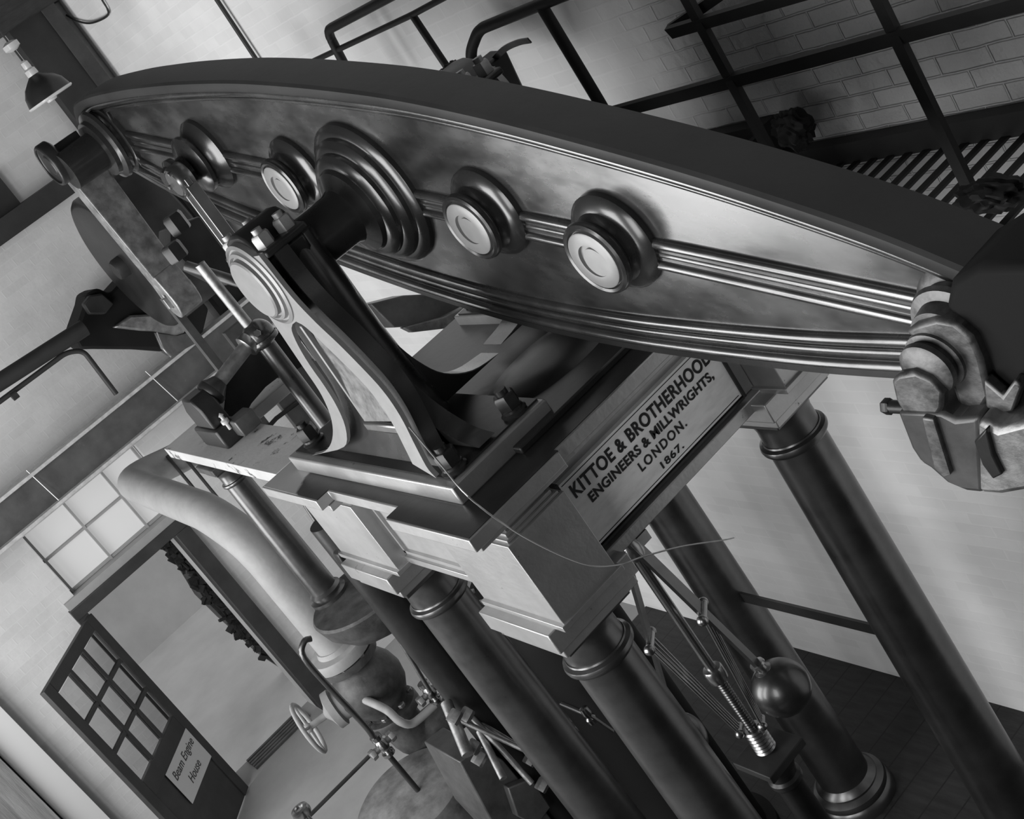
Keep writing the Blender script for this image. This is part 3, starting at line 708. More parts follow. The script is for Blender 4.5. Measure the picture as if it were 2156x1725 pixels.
# crosshead rod, ball joint, cross shaft and arched guide left of the pedestal
BX = -1.6
jb = at(545, 705, X=BX)
ps = thing('pump_rod', (BX, jb.y, 2.2), 'bright vertical pump rod passing through the ball joint left of the pedestal', 'rod')
MB().cyl((BX, jb.y - .01, jb.z + .02), (BX, jb.y - .02, 3.78), .024).build('upper_rod', M['worn'], ps)
MB().cyl((BX, jb.y, 2.2), (BX, jb.y, jb.z), .042).build('lower_rod', M['column'], ps)
m = MB(); m.ball((BX, jb.y, jb.z), .072); m.lathe((BX, jb.y, jb.z - .03), (0, 0, 1), [(.075, -.01), (.078, 0), (.075, .012)], 32); m.build('ball_joint', M['paint'], ps)
MB().nut((BX + .06, jb.y - .02, jb.z + .02), (1, -.3, .3), .018, .03).build('grease_plug', M['steel'], ps)
s0, s1 = Vector((BX, jb.y - .05, jb.z)), at(448, 822, X=BX)
xs = thing('cross_shaft', s1, 'short bright shaft between the ball joint and the bearing on the left shelf', 'shaft')
MB().cyl(s0, s1, .033).build('shaft', M['worn'], xs)
MB().lathe(s0, s1 - s0, [(.05, -.01), (.056, .0), (.056, .03), (.048, .035)], 32).build('shaft_collar', M['steel'], xs)
MB().lathe(s1, s0 - s1, [(.06, -.03), (.066, -.02), (.066, .0), (.05, .02), (.036, .05)], 32).build('shaft_collar', M['black'], xs)
pb = thing('shaft_bearing', (BX - .1, s1.y - .08, 3.1), 'black bearing block with brass oil cup standing on the left shelf', 'bearing')
m = MB(); m.box(BX - .2, BX + .10, s1.y - .13, s1.y - .02, 3.1, 3.20); m.prism([(BX - .14 , 3.2), (BX - .14, 3.3), (BX - .08, 3.36), (BX + .04, 3.36), (BX + .08, 3.3), (BX + .08, 3.2)], lambda a, b, d: (a, d, b), s1.y - .12, s1.y - .03)
m.build('bearing_body', M['black'], pb, bevel=.01)
m = MB(); m.lathe((BX + .11, s1.y - .07, 3.17), (.2, 0, 1), [(.008, 0), (.008, .03), (.018, .035), (.018, .05), (.008, .055), (.008, .07), (.012, .075), (0, .09)], 16); m.build('oil_cup', M['porcelain'], pb)
MB().box(BX + .08, BX + .19, s1.y - .06, s1.y + .04, 3.12, 3.2).build('bearing_foot', M['grey'], pb, bevel=.006)
pts = [(478, 800), (500, 760), (560, 700), (600, 690), (648, 765), (620, 782), (590, 792), (560, 815), (530, 850), (512, 884), (500, 892), (470, 880)]
pp = [at(*q, X=BX - .12) for q in pts]
tag(MB().prism([(p.y, p.z) for p in pp], lambda a, b, d: (d, a, b), BX - .20, BX - .12).build('arched_guide', M['black'], origin=pp[-1], bevel=.004), 'black arched iron guide plate behind the cross shaft', 'guide')

# flat grey casting strips seen behind the pedestal
for (p, q, wd, mt, nm, lab) in (((590, 820), (690, 950), .10, 'grey', 'vertical_casting', 'broad grey vertical casting behind the pump rod'),
                         ((455, 760), (560, 905), .04, 'grey', 'vertical_casting', 'narrow grey vertical bar left of the pump rod')):
    a = at(*p, X=-2.4); 
    tag(MB().box(-2.45, -2.40, a.y - wd / 2, a.y + wd / 2, .03, a.z + .4).build(nm, M[mt], origin=(-2.42, a.y, .03)), lab, 'casting')
a, b_ = at(560, 905, X=-2.39), at(630, 845, X=-2.39)
tag(MB().tube([a, a * .66 + b_ * .34 + Vector((0, 0, .01)), b_], .012, 8).build('cross_pipe', M['black'], origin=a), 'thin black pipe crossing in front of the broad grey casting', 'pipe')

# dark counterweight wheel + bearing mass at the far left
wc = at(256, 562, X=-4.3)
wh = thing('belt_wheel', wc, 'dark broad rimmed wheel at the far left behind the bright link', 'wheel')
MB().lathe((wc.x, wc.y, wc.z), (0, 1, 0), [(.0, .02), (.44, .0), (.47, .01), (.485, .03), (.485, .40), (.46, .42), (.0, .42)], 64).build('rim', M['black'], wh)
MB().lathe((wc.x, wc.y - .05, wc.z), (0, 1, 0), [(.06, 0), (.07, .02), (.07, .1)], 32).build('hub', M['flat'], wh)
cbx = thing('crank_bearing', at(300, 700, X=-4.8), 'dark crank bearing casting with a pale sloping top below the bright link', 'bearing')
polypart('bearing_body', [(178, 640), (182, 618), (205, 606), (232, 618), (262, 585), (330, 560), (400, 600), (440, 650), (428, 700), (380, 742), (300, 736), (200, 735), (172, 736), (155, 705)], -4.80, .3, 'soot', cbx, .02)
polypart('bearing_slope', [(238, 690), (275, 664), (355, 660), (378, 676), (392, 700), (372, 706), (325, 698), (300, 697)], -4.74, .06, 'worn', cbx, .015)
polypart('bearing_foot', [(325, 700), (372, 706), (395, 700), (415, 722), (362, 750), (340, 735)], -4.78, .12, 'grey', cbx)
polypart('bearing_cap', [(176, 640), (190, 622), (215, 618), (240, 640), (222, 662), (190, 662)], -4.73, .08, 'flat', cbx, .01)
tg = MB(); tg.tube(smooth_path([at(330, 700, X=-4.72), at(345, 735, X=-4.72), at(360, 752, X=-4.72)]), .006, 6); tg.build('oil_pipe', M['worn'], cbx)
# short bolted lug and rod between link and pedestal
lg = thing('rod_lug', at(395, 560, X=-2.0), 'black iron lug with square nuts right of the bright link', 'lug')
for q, h in (((372, 470), .09), ((368, 530), .08)):
    p = at(*q, X=-1.85); m = MB(); m.nut((p.x, p.y, p.z - h / 2), (0, 0, 1), .05, h); m.build('nut', M['black'], lg)
polypart('lug_body', [(360, 480), (420, 455), (520, 590), (480, 600), (400, 560), (360, 520)], -2.05, .2, 'black', lg)
tag(MB().cyl(at(392, 560, X=-1.8), at(515, 598, X=-1.62), .024).build('stay_rod', M['grey'], origin=at(515, 598, X=-1.62)), 'grey round stay rod running behind the pedestal journal', 'rod')

# ------------------------------------------------------------------ right end link
rl = thing('end_link', (2.16, -.24, 3.0), 'heavy worn link with two bearing eyes hanging from the right end of the beam', 'link')
polyY('link_strap', [(1903, 702), (1925, 685), (1965, 674), (2010, 682), (2045, 712), (2066, 760), (2084, 838), (2070, 860), (2045, 880), (2022, 872), (2000, 805), (1975, 748), (1940, 722)], -.155, .06, 'old', rl, .010)
e = at(1922, 790, Y=-.2)
MB().lathe((e.x + .03, -.15, e.z + .005), (0, -1, 0), [(.062, -.03), (.068, .0), (.066, .012), (.056, .016), (.056, .024), (.062, .03), (.060, .042), (.05, .048)], 40).build('lower_pin', M['old'], rl)
polyY('pin_plate', [(1876, 802), (1890, 790), (1920, 785), (1955, 800), (1985, 830), (1983, 862), (1975, 874), (1900, 870), (1885, 842)], -.215, .03, 'old', rl, .008)
polyY('link_body', [(1888, 868), (1985, 872), (2010, 885), (2060, 880), (2070, 1040), (2040, 1037), (1992, 1017), (1958, 987), (1938, 975), (1918, 945)], -.20, .15, 'grey', rl, .014)
polyY('end_brass', [(2058, 882), (2100, 905), (2156, 890), (2200, 900), (2200, 1030), (2156, 1036), (2110, 1044), (2062, 1040)], -.21, .15, 'worn', rl, .014)
polyY('wedge', [(2050, 930), (2075, 905), (2090, 960), (2110, 1000), (2090, 1010), (2068, 980)], -.222, .03, 'black', rl, .004)
polyY('wear_strip', [(1940, 880), (1965, 884), (2002, 1000), (1985, 1006), (1965, 985)], -.212, .02, 'old', rl, .004)
q = at(1872, 856, Y=-.16); m = MB(); m.cyl(q, q + Vector((.10, .0, 0)), .015, seg=16); m.nut(q - Vector((.012, 0, 0)), (1, 0, 0), .019, .02); m.build('cross_bolt', M['black'], rl)
polyY('back_link', [(1995, 600), (2060, 560), (2240, 560), (2240, 880), (2110, 885), (2092, 838), (2072, 758), (2050, 705), (2012, 672), (1985, 655)], -.13, .20, 'soot', rl, .02)  # block at the beam's dark end, shadow put into its colour
polyY('cotter', [(2070, 800), (2110, 835), (2135, 800), (2150, 815), (2130, 868), (2100, 875), (2075, 860)], -.165, .03, 'old', rl, .006)

# ------------------------------------------------------------------ governor
GX, GY = .35, -.15
gv = thing('governor', (GX, GY, 1.42), 'flyball governor with polished spindle and one large dark ball beneath the name plate', 'governor')
MB().cyl((GX, GY, 1.86), (GX, GY, 2.46), .019).build('spindle', M['steel'], gv)
MB().lathe((GX, GY, 1.80), (0, 0, 1), [(.022, 0), (.036, .005), (.038, .02), (.038, .055), (.034, .062), (.02, .065)], 32).build('collar', M['steel'], gv)
m = MB(); pr = []
for i in range(26): pr += [(.018, .012 * i), (.021, .012 * i + .006)]
m.lathe((GX, GY, 1.53), (0, 0, 1), pr, 20); m.build('threaded_sleeve', M['column'], gv)
m = MB(); pr = [(.03, -.004)]
for i in range(7): pr += [(.036, .0165 * i), (.042, .0165 * i + .006), (.036, .0165 * i + .013)]
m.lathe((GX, GY, 1.44), (0, 0, 1), pr, 32); m.build('ribbed_drum', M['steel'], gv)
m = MB(); m.lathe((GX, GY, 2.40), (0, 0, 1), [(.035, 0), (.04, .01), (.04, .05), (.03, .07)], 28); m.box(GX - .02, GX + .02, GY - .08, GY + .08, 2.42, 2.46); m.build('spindle_head', M['steel'], gv)
gd = Vector((math.cos(math.radians(42)), math.sin(math.radians(42)), 0)); gn = Vector((-gd.y, gd.x, 0))
M['ballm'] = mat('dark_polished_ball', .12, .30, metal=.85, coat=.3, var=.25, rvar=.12)
for sd in (1, -1):
    ball = Vector((GX, GY, 1.68 if sd > 0 else 1.60)) + gd * (.18 if sd > 0 else -.27)
    piv = Vector((GX, GY, 2.47)) + gd * (.015 * sd); knuckle = piv + (ball - piv) * .47
    tipp = ball + (piv - ball).normalized() * .13
    MB().bar(piv, knuckle, .070, .012, up=gd * sd + Vector((0, 0, .2))).build('upper_arm', M['column'], gv)
    MB().bar(knuckle + (piv - knuckle) * .05, tipp, .046, .012, up=gd * sd + Vector((0, 0, .2))).build('ball_arm', M['column'], gv)
    kn = MB(); kn.cyl(knuckle - gn * .045, knuckle + gn * .045, .015); kn.ball(knuckle - gn * .05, .021, 16); kn.ball(knuckle + gn * .05, .019, 16); kn.build('knuckle', M['steel'], gv)
    foot = Vector((GX, GY, 1.56)) + gd * (.045 * sd)
    for o_ in (-.035, -.012, .012, .035):
        MB().cyl(knuckle + gn * o_ - Vector((0, 0, .01)), foot + gn * (o_ * .6), .0055, seg=10).build('link_rod', M['steel'], gv)
    kn = MB(); kn.ball(foot - gn * .02, .019, 16); kn.cyl(foot - gn * .03, foot + gn * .03, .011); kn.build('sleeve_knuckle', M['steel'], gv)
    b_ = MB().ball(ball, .106, 48).build('governor_ball', M['ballm'], gv)
    MB().lathe(tipp - (tipp - ball).normalized() * .035, tipp - ball, [(.034, 0), (.034, .008), (.022, .012), (.022, .03), (.03, .034), (.028, .044), (0, .046)], 20).build('ball_nut', M['steel'], b_, origin=parent_loc(gv))
gp = thing('governor_stand', (GX, GY, .03), 'dark iron pillar with square head plate carrying the governor', 'stand')
m = MB(); m.box(GX - .10, GX + .10, GY - .10, GY + .10, 1.395, 1.43); m.build('head_plate', M['flat'], gp, bevel=.004)
MB().lathe((GX, GY, .03), (0, 0, 1), [(.10, 0), (.10, .03), (.07, .05), (.06, .1), (.052, 1.22), (.058, 1.235), (.066, 1.245), (.066, 1.265), (.055, 1.275), (.06, 1.30), (.08, 1.345), (.08, 1.37)], 40).build('pillar', M['black'], gp)
# bracing arm plates by the governor head
a, b_ = Vector((.30, -.10, 2.45)), Vector((.30, .42, 1.9))

# ------------------------------------------------------------------ lagged steam pipe and stop valve
PX, PY = -2.4, -.605
pt = [(-4.45, .55, 2.56), (-4.45, PY, 2.56), (PX - .18, PY, 2.70), (PX, PY, 2.56), (PX, PY, 1.68)]
A0 = at(410, 950, X=-4.3); E1 = at(268, 1015, X=-4.3); E2 = at(440, 1080, Y=-.62)
pp = fillet_path([Vector((-4.3, A0.y + .5, A0.z)), A0, E1, E2 + Vector((.02, 0, 0)), Vector((PX, PY, E2.z - .18)), Vector((PX, PY, 1.68))], .22)
sp_ = thing('steam_pipe', (PX, PY, 1.68), 'thick pale lagged steam pipe bending down in front of the doorway', 'pipe')
MB().tube(pp, .102, 28).build('lagging', M['lag'], sp_)
MB().lathe((PX, PY, 1.60), (0, 0, 1), [(.17, 0), (.172, .01), (.172, .05), (.165, .06), (.12, .065), (.11, .09)], 40).build('pipe_flange', M['lag'], sp_)
vx, vy, vz = PX, PY + .01, 1.37
vv = thing('stop_valve', (vx, vy, 1.0), 'dark globe stop valve with a pale hand wheel at the foot of the lagged pipe', 'valve')
MB().lathe((vx, vy, vz), (0, 0, 1), [(.165, .22), (.165, .175), (.12, .165), (.125, .15), (.158, .12), (.185, .07), (.197, .0), (.185, -.07), (.155, -.125), (.12, -.17), (.12, -.185), (.16, -.19), (.165, -.2), (.165, -.235)], 44).build('valve_body', M['rust'], vv)
for k in range(8):
    a = k * math.pi / 4 + .2
    for dz_ in (-.165, .215): MB().nut((vx + .148 * math.cos(a), vy + .148 * math.sin(a), vz + dz_), (0, 0, 1), .02, .02).build('flange_bolt', M['worn'], vv)
m = MB(); m.lathe((vx - .0, vy, vz), (-.35, -1, 0), [(.09, .12), (.09, .2), (.11, .21), (.11, .25), (.05, .27), (.02, .29), (.018, .42)], 28); m.build('bonnet', M['lag'], vv)
hd = Vector((-.35, -1, 0)).normalized(); hc = Vector((vx, vy, vz)) + hd * .40
m = MB(); u_ = Vector((0, 0, 1)); v_ = hd.cross(u_)
m.tube([hc + u_ * .15 * math.cos(t * math.pi / 12) + v_ * .15 * math.sin(t * math.pi / 12) for t in range(25)], .013, 10, up=hd)
for k in range(4):
    a = k * math.pi / 2 + .5; m.cyl(hc, hc + u_ * .15 * math.cos(a) + v_ * .15 * math.sin(a), .009, seg=8)
m.ball(hc, .028, 14); m.build('hand_wheel', M['lag'], vv)
# elbow below the valve
m = MB(); m.tube(fillet_path([(vx, vy, vz - .23), (vx, vy, vz - .46), (vx + .1, vy + .45, vz - .46)], .2), .115, 28)
tag(m.build('exhaust_elbow', M['rust'], origin=(vx, vy, vz - .4)), 'black iron elbow curving away below the globe valve', 'pipe')
# small bore pipework with cocks around the valve
def pipe_px(nm, px, X, r, mt, lab, cat='pipe'):
    pts = [at(*q, X=X if not isinstance(X, (list, tuple)) else X[i]) for i, q in enumerate(px)]
    return tag(MB().tube(smooth_path(pts, 5), r, 10).build(nm, M[mt], origin=pts[-1]), lab, cat)
pipe_px('drain_pipe', [(655, 1345), (640, 1352), (640, 1385), (700, 1455), (770, 1530), (790, 1560)], -2.0, .016, 'column', 'thin dark drain pipe looping down beside the globe valve')
pipe_px('siphon_pipe', [(760, 1470), (812, 1494), (840, 1518), (865, 1525), (890, 1508), (915, 1485)], (-2.3, -2.05, -1.95, -1.95, -1.95, -1.95), .022, 'lag', 'pale curved siphon pipe right of the globe valve')
for i, (q, X, lab) in enumerate((((905, 1458), -1.95, 'brass cock at the upper end of the curved siphon pipe'), ((805, 1570), -2.0, 'brass cock at the lower end of the thin drain pipe'))):
    p = at(*q, X=X); t = thing('brass_cock', p, lab, 'cock')
    m = MB(); m.lathe(p + Vector((0, 0, -.07)), (0, 0, 1), [(.02, 0), (.034, .005), (.034, .025), (.02, .03), (.03, .05), (.034, .07), (.03, .09), (.02, .11), (.03, .115), (.03, .14)], 20); m.build('cock_body', M['brass'], t)
    m = MB(); m.cyl(p + Vector((0, -.06, .0)), p + Vector((0, .06, .0)), .018, seg=16); m.nut(p + Vector((0, -.08, 0)), (0, 1, 0), .03, .03); m.nut(p + Vector((0, .05, 0)), (0, 1, 0), .03, .03); m.build('union', M['worn'], t)
    MB().bar(p + Vector((.02, 0, .02)), p + Vector((.10, -.03, .05)), .016, .010).build('lever', M['brass'], t)

dp = at(805, 1575, X=-2.0); tag(MB().cyl((dp.x, dp.y, 0), (dp.x, dp.y, dp.z - .06), .015, seg=12).build('drop_pipe', M['flat'], origin=(dp.x, dp.y, 0)), 'straight thin black pipe dropping from the lower brass cock to the floor', 'pipe')
# vertical dark pipe bundle between valve and first column
for i, (q, r, X, lab) in enumerate((((905, 1370), .085, -1.25, 'broad black cylinder casting behind the first engine column'), ((868, 1330), .03, -1.45, 'dark vertical pipe along the left edge of the black casting'))):
    p = at(*q, X=X); tag(MB().cyl((p.x, p.y, .03), (p.x, p.y, 2.66 if i == 0 else 2.1), r, seg=32).build('vertical_pipe', M['black' if i == 0 else 'column'], origin=(p.x, p.y, .03)), lab, 'pipe')
pipe_px('speed_cord', [(628, 1040), (700, 1150), (760, 1235), (830, 1330), (905, 1455)], (-1.75, -1.75, -1.75, -1.7, -1.65), .012, 'column', 'thin dark rod running down from the entablature past the black corbel', 'rod')

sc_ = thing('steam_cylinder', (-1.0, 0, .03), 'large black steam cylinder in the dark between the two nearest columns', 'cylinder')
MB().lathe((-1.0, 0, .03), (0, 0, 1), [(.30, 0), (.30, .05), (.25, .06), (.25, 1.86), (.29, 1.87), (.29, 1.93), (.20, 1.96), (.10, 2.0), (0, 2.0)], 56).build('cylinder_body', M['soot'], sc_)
for k in range(12):
    a = k * math.pi / 6; MB().nut((-1.0 + .265 * math.cos(a), .265 * math.sin(a), 1.96), (0, 0, 1), .02, .025).build('cover_bolt', M['worn'], sc_)
p = at(1238, 1505, X=-.62); t = thing('drain_cock', p, 'small pale brass drain cock on the black cylinder between the two nearest columns', 'cock')
m = MB(); m.lathe(p + Vector((0, 0, -.05)), (0, 0, 1), [(.012, 0), (.022, .005), (.024, .03), (.016, .04), (.022, .06), (.018, .09), (.0, .10)], 18); m.cyl(p + Vector((-.2, 0, 0)), p, .012, seg=12); m.build('cock_body', M['brass'], t)
MB().bar(p + Vector((.02, 0, .0)), p + Vector((.05, .03, -.12)), .014, .008).build('handle', M['brass'], t)
# valve gear machinery low between the columns
vg = thing('valve_gear', at(1040, 1600, X=-1.0), 'grey cast iron valve gear casing with rods and levers left of the first column', 'valve gear')
pA = [at(*q, X=-1.0) for q in ((970, 1600), (1015, 1570), (1150, 1725), (1120, 1760), (1040, 1725))]
polypart('casing', [(968, 1605), (1010, 1572), (1060, 1600), (1190, 1760), (1100, 1800), (1035, 1730)], -1.15, .35, 'grey', vg)
polypart('casing_cover', [(1070, 1660), (1120, 1640), (1160, 1700), (1130, 1740), (1090, 1720)], -1.1, .05, 'grey', vg)
for a, b_, r in (((955, 1510), (1105, 1580), .012), ((985, 1500), (1120, 1650), .014), ((1000, 1515), (1140, 1600), .010), ((940, 1480), (985, 1590), .028), ((1010, 1540), (1060, 1640), .018)):
    MB().cyl(at(*a, X=-1.2), at(*b_, X=-1.0), r, seg=12).build('gear_rod', M['worn'], vg)
for q in ((960, 1512), (985, 1508), (1000, 1575), (1012, 1600), (1120, 1600), (1145, 1655)):
    p = at(*q, X=-1.05); MB().nut(p + Vector((0, -.03, 0)), (0, 1, .3), .03, .06).build('gear_nut', M['worn'], vg)

# lagged cylinder top + handrail at the bottom
cy = at(760, 1790, X=-2.2)
ct = thing('lagged_cylinder', (cy.x, cy.y, .0), 'top of a large mottled grey cylinder at the bottom edge', 'cylinder')
q0 = at(700, 1655, X=-2.2)
MB().lathe((-2.1, -.86, 0), (0, 0, 1), [(.34, 0), (.34, q0.z - .36), (.33, q0.z - .31), (.29, q0.z - .28), (0, q0.z - .26)], 56).build('cylinder_jacket', mat('mottled_grey', .24, .45, metal=.3, var=.5, vscale=8, bump=.4), ct)
hr_ = thing('guard_rail', at(650, 1700, X=-2.4), 'thin polished guard rail crossing low in front of the pale floor', 'rail')
for a, b_, r in (((635, 1735), (790, 1580), .012), ((880, 1680), (970, 1595), .010)):
    MB().cyl(at(*a, X=-2.75), at(*b_, X=-2.75), r, seg=12).build('rail', M['column'], hr_)
p = at(635, 1710, X=-2.6)
kb = thing('valve_spindle', p, 'small dark polished knob at the bottom edge beside the guard rail', 'knob')  # lone knob, not part of any valve
MB().lathe(p, (0, 0, 1), [(.02, -.12), (.02, -.03), (.05, -.02), (.055, 0), (.05, .025), (.03, .03), (.028, .02), (0, .02)], 28).build('knob_head', M['brass'], kb)

# ------------------------------------------------------------------ railings behind the beam
YR = .95
def rail(nm, px, Y, r, lab, group=None, mt='flat', seg=12, fil=.05):
    pts = [at(*q, Y=Y) for q in px]
    return tag(MB().tube(fillet_path(pts, fil), r, seg).build(nm, M[mt], origin=pts[-1]), lab, 'rail', group)
rail('pipe_rail', [(860, -28), (688, 64), (730, 145), (790, 235)], YR, .022, 'black pipe rail with an elbow, left behind the beam')
rail('pipe_rail', [(560, 182), (655, 131), (868, 31), (1000, -40)], YR, .013, 'thin straight black rail crossing behind the elbowed rail')
rail('pipe_rail', [(868, 31), (935, 132), (975, 190)], YR, .016, 'short black post rising to the thin straight rail')
rail('pipe_rail', [(1250, -36), (1008, 62), (990, 110), (1004, 200)], YR - .1, .022, 'black hooped pipe rail curving down behind the beam centre')
rail('pipe_rail', [(1140, 12), (1268, 225), (1310, 300)], YR - .1, .022, 'straight black post under the hooped rail')
rail('conduit', [(445, -18), (544, 132), (600, 215)], YB - .03, .013, 'thin dark conduit running down the white wall')
YP = .80
gr = thing('gallery_rail', (.8, YP, 3.1), 'flat black iron gallery handrail with two posts in front of the brick wall', 'rail')
h0, h1 = at(1200, 262, Y=YP), at(2300, -35, Y=YP)
MB().bar(h0, h1, .018, .045, up=(0, -.3, 1)).build('handrail', M['flat'], gr)
for X, ztop in ((.803, 4.3), (1.45, 4.3)):
    MB().bar((X, YP, 3.05), (X, YP, ztop), .022, .035, up=(1, 0, 0)).build('rail_post', M['flat'], gr)
u0, u1, u2 = at(1410, 68, Y=YP), at(1750, -32, Y=YP), at(1520, -14, Y=YP + .06)
MB().bar(u0, u1, .018, .04, up=(0, -.3, 1)).build('upper_bar', M['flat'], gr)
MB().bar(u0 + Vector((.0, .01, .005)), u2, .012, .035, up=(0, -.3, 1)).build('bent_bar', M['flat'], gr)

gt = thing('gallery_grating', (1.2, 1.0, 3.05), 'black slatted iron gallery floor against the brick wall on the right', 'grating')
MB().box(.36, 3.0, 1.18, 1.235, 3.045, 3.125).build('grating_edge', M['flat'], gt)
MB().box(.36, 3.0, .60, .64, 3.0, 3.06).build('grating_edge', M['flat'], gt)
X = .42
while X < 2.9:
    MB().box(X - .014, X + .014, .62, 1.2, 3.045, 3.053).build('slat', M['flat'], gt); X += .0735
g2 = thing('gallery_grating', (-.2, 1.0, 3.15), 'short raised length of slatted gallery floor ending at the ragged cloth bundle', 'grating')
MB().box(-.75, .40, 1.17, 1.235, 3.14, 3.255).build('grating_edge', M['flat'], g2)
MB().box(.37, .40, .7, 1.17, 3.14, 3.24).build('grating_end', M['flat'], g2)
for k in range(15): MB().box(-.73 + k * .073, -.70 + k * .073, .7, 1.17, 3.165, 3.173).build('slat', M['flat'], g2)

def lump(nm, px, Y, r, mt, lab, cat, sc=(1, .6, 1), n=5, seed=1):
    rr = random.Random(seed); c = at(*px, Y=Y); bm = bmesh.new(); bmesh.ops.create_icosphere(bm, subdivisions=4, radius=r)
    for v in bm.verts:
        d = v.co.normalized(); k = 1 + .16 * math.sin(7 * d.x + seed) * math.cos(6 * d.z + 2) + .09 * math.sin(15 * d.y + 3 * seed) + .05 * math.sin(23 * d.x + 19 * d.z)
        v.co = Vector((v.co.x * sc[0], v.co.y * sc[1], v.co.z * sc[2])) * k + c
    mb = MB(); mb.bm.free(); mb.bm = bm
    return tag(mb.build(nm, M[mt], origin=c), lab, cat)
lump('draped_bundle', (965, 165), .92, .085, 'flat', 'crumpled black bundle of sheeting behind the top of the beam', 'bundle', sc=(1.25, .8, .8), seed=3)
p = at(1045, 160, Y=.92)
tag(MB().box(-.05, .055, -.06, .06, -.1, .08, Matrix.Translation(p) @ Matrix.Rotation(.2, 4, 'Y')).build('metal_box', M['black'], origin=p, bevel=.012), 'black metal box against the crumpled bundle behind the beam', 'box')
pts = [at(1032, 135, Y=.93), at(1060, 105, Y=.92), at(1090, 90, Y=.92), at(1115, 85, Y=.92)]
tag(MB().sweep(smooth_path(pts, 5), [(-.003, -.012), (.003, -.012), (.003, .012), (-.003, .012)], up=(0, -.3, 1)).build('bent_strap', M['grey'], origin=pts[0]), 'bent grey metal strap sticking up from the black box', 'strap')
lump('rag_bundle', (1672, 272), 1.12, .075, 'flat', 'ragged dark cloth bundle hanging on the gallery edge', 'bundle', sc=(1.0, .7, .9), seed=5)
lump('rag_bundle', (2085, 410), .70, .07, 'flat', 'dark lump of cloth lying on the slatted gallery at the right', 'bundle', sc=(1.5, .9, .6), seed=8)

# pipes at the left against the wall
p0, p1 = at(-40, 830, X=-4.6), at(178, 690, X=-4.6)
tag(MB().cyl(p0, p1, .055, seg=20).build('heating_pipe', M['flat'], origin=p0), 'thick black horizontal pipe at the left edge', 'pipe')
tt = thing('small_pipe', at(150, 740, X=-4.6), 'thin black pipe with a branch below the thick left pipe', 'pipe')
MB().tube(fillet_path([at(-20, 860, X=-4.6), at(140, 742, X=-4.6), at(175, 738, X=-4.6), at(245, 830, X=-4.6)], .08), .017, 10).build('pipe_run', M['flat'], tt)
q = at(28, 825, X=-4.6); MB().lathe(q + Vector((0, -.03, -.02)), (0, 1, 0), [(.03, 0), (.03, .04)], 12).build('clip', M['flat'], tt)
# fine vertical rods on the wall left of the slender column
for i, (a, b_) in enumerate((((372, 985), (430, 1055)), ((398, 975), (470, 1065)))):
    q = at(*a, X=-4.2); tag(MB().cyl((q.x, q.y, 0), (q.x, q.y, q.z + .1), .011, seg=8).build('thin_pipe', M['flat'], origin=(q.x, q.y, 0)),
        ('left' if i == 0 else 'right') + ' one of two thin dark vertical pipes beside the slender column', 'pipe')

# ------------------------------------------------------------------ rear machinery seen under the beam
polyblock('rear_casting', [(780, 640), (850, 622), (925, 618), (985, 640), (975, 668), (905, 685), (830, 690)], -1.3, .12, 'grey', 'mottled grey curved casting seen under the beam behind the pedestal', 'casting')
polyblock('rear_strip', [(870, 700), (850, 690), (935, 668), (990, 640), (1075, 640), (1060, 660), (985, 668), (955, 690)], -1.2, .05, 'old', 'pale worn strip of metal under the beam centre', 'strip')

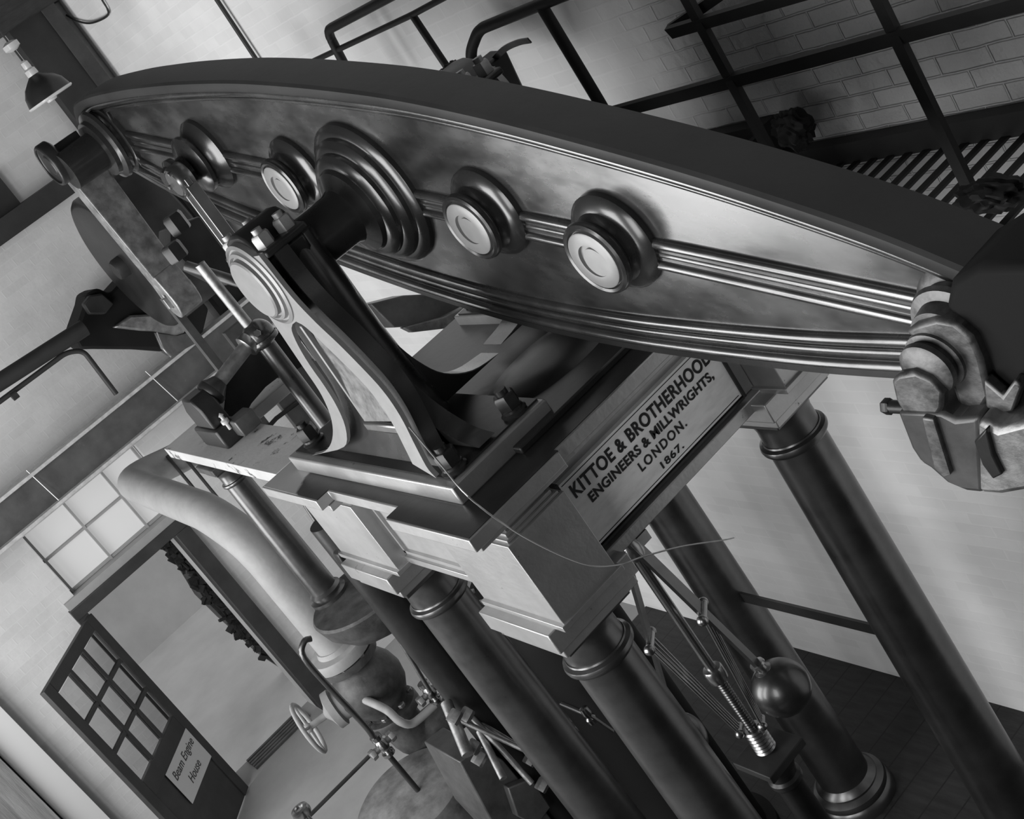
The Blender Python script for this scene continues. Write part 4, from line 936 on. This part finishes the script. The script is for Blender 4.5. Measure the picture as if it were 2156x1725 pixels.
# ------------------------------------------------------------------ hanging lamp
lx = -4.2
lp = at(95, 190, X=lx); top_ = at(15, 88, X=lx)
la = thing('hanging_lamp', lp, 'black enamel lamp shade with a white rim hanging in the top left corner', 'lamp')
MB().cyl((lp.x, lp.y, lp.z + .2), (lp.x, lp.y, ZC), .006, seg=8).build('flex', M['flat'], la)
MB().lathe((lp.x, lp.y, lp.z), (0, 0, 1), [(.145, -.045), (.142, -.03), (.13, .015), (.10, .055), (.06, .085), (.038, .10), (.03, .108)], 36, capped=False).build('lamp_shade', M['black'], la)
MB().lathe((lp.x, lp.y, lp.z), (0, 0, 1), [(.144, -.058), (.151, -.052), (.151, -.043), (.142, -.04)], 36).build('shade_rim', M['porcelain'], la)
MB().lathe((lp.x, lp.y, lp.z), (0, 0, 1), [(0, -.075), (.03, -.07), (.04, -.05), (.035, -.02), (.02, 0)], 24).build('bulb', M['porcelain'], la)
MB().lathe((lp.x, lp.y, lp.z + .09), (0, 0, 1), [(.032, 0), (.036, .02), (.034, .05), (.022, .06), (.024, .07), (.022, .10), (.01, .11)], 20).build('lamp_holder', M['porcelain'], la)
MB().lathe((lp.x, lp.y, lp.z + .27), (0, 0, 1), [(.02, 0), (.05, .015), (.05, .045), (.02, .06)], 20).build('ceiling_rose', M['porcelain'], la)
pts = [at(*q, Y=YB - .02) for q in ((140, 32), (165, 45), (195, 48), (228, 30), (215, 0), (205, -20))]
tag(MB().tube(smooth_path(pts, 5), .007, 6).build('loose_cable', M['flat'], origin=pts[0]), 'loose black cable drooping on the wall at the top left', 'cable')

# ------------------------------------------------------------------ fine wire across the front
pts = [at(862, 900, Y=-.6), at(925, 975, Y=-.66), at(985, 1045, Y=-.70), at(1070, 1110, X=.82), at(1160, 1160, X=.84), at(1240, 1190, X=.86), at(1300, 1190, X=.84), at(1355, 1172, X=.8), at(1440, 1150, X=.5), at(1520, 1138, X=.0), at(1545, 1133, X=-.35)]
tag(MB().tube(smooth_path(pts, 6), .0028, 6).build('slack_wire', M['wire'], origin=pts[0]), 'slack thin pale wire looping across the entablature below the name plate', 'wire')

# ------------------------------------------------------------------ groups of like things
for o in list(D.objects):
    if o.parent or 'category' not in o: continue
    n = o.name.split('.')[0]
    gname = {'engine_column': 'round iron columns under the entablature', 'trunnion_pedestal': 'pedestals carrying the beam', 'brass_cock': 'brass cocks by the globe valve',
             'thin_pipe': 'thin pipes beside the slender column', 'pipe_rail': 'black pipe rails behind the beam', 'rag_bundle': 'cloth bundles on the gallery',
             'gallery_grating': 'slatted gallery floor lengths', 'vertical_casting': 'vertical castings behind the pump rod', 'vertical_pipe': 'vertical pipes behind the first column'}.get(n)
    if gname: o['group'] = gname
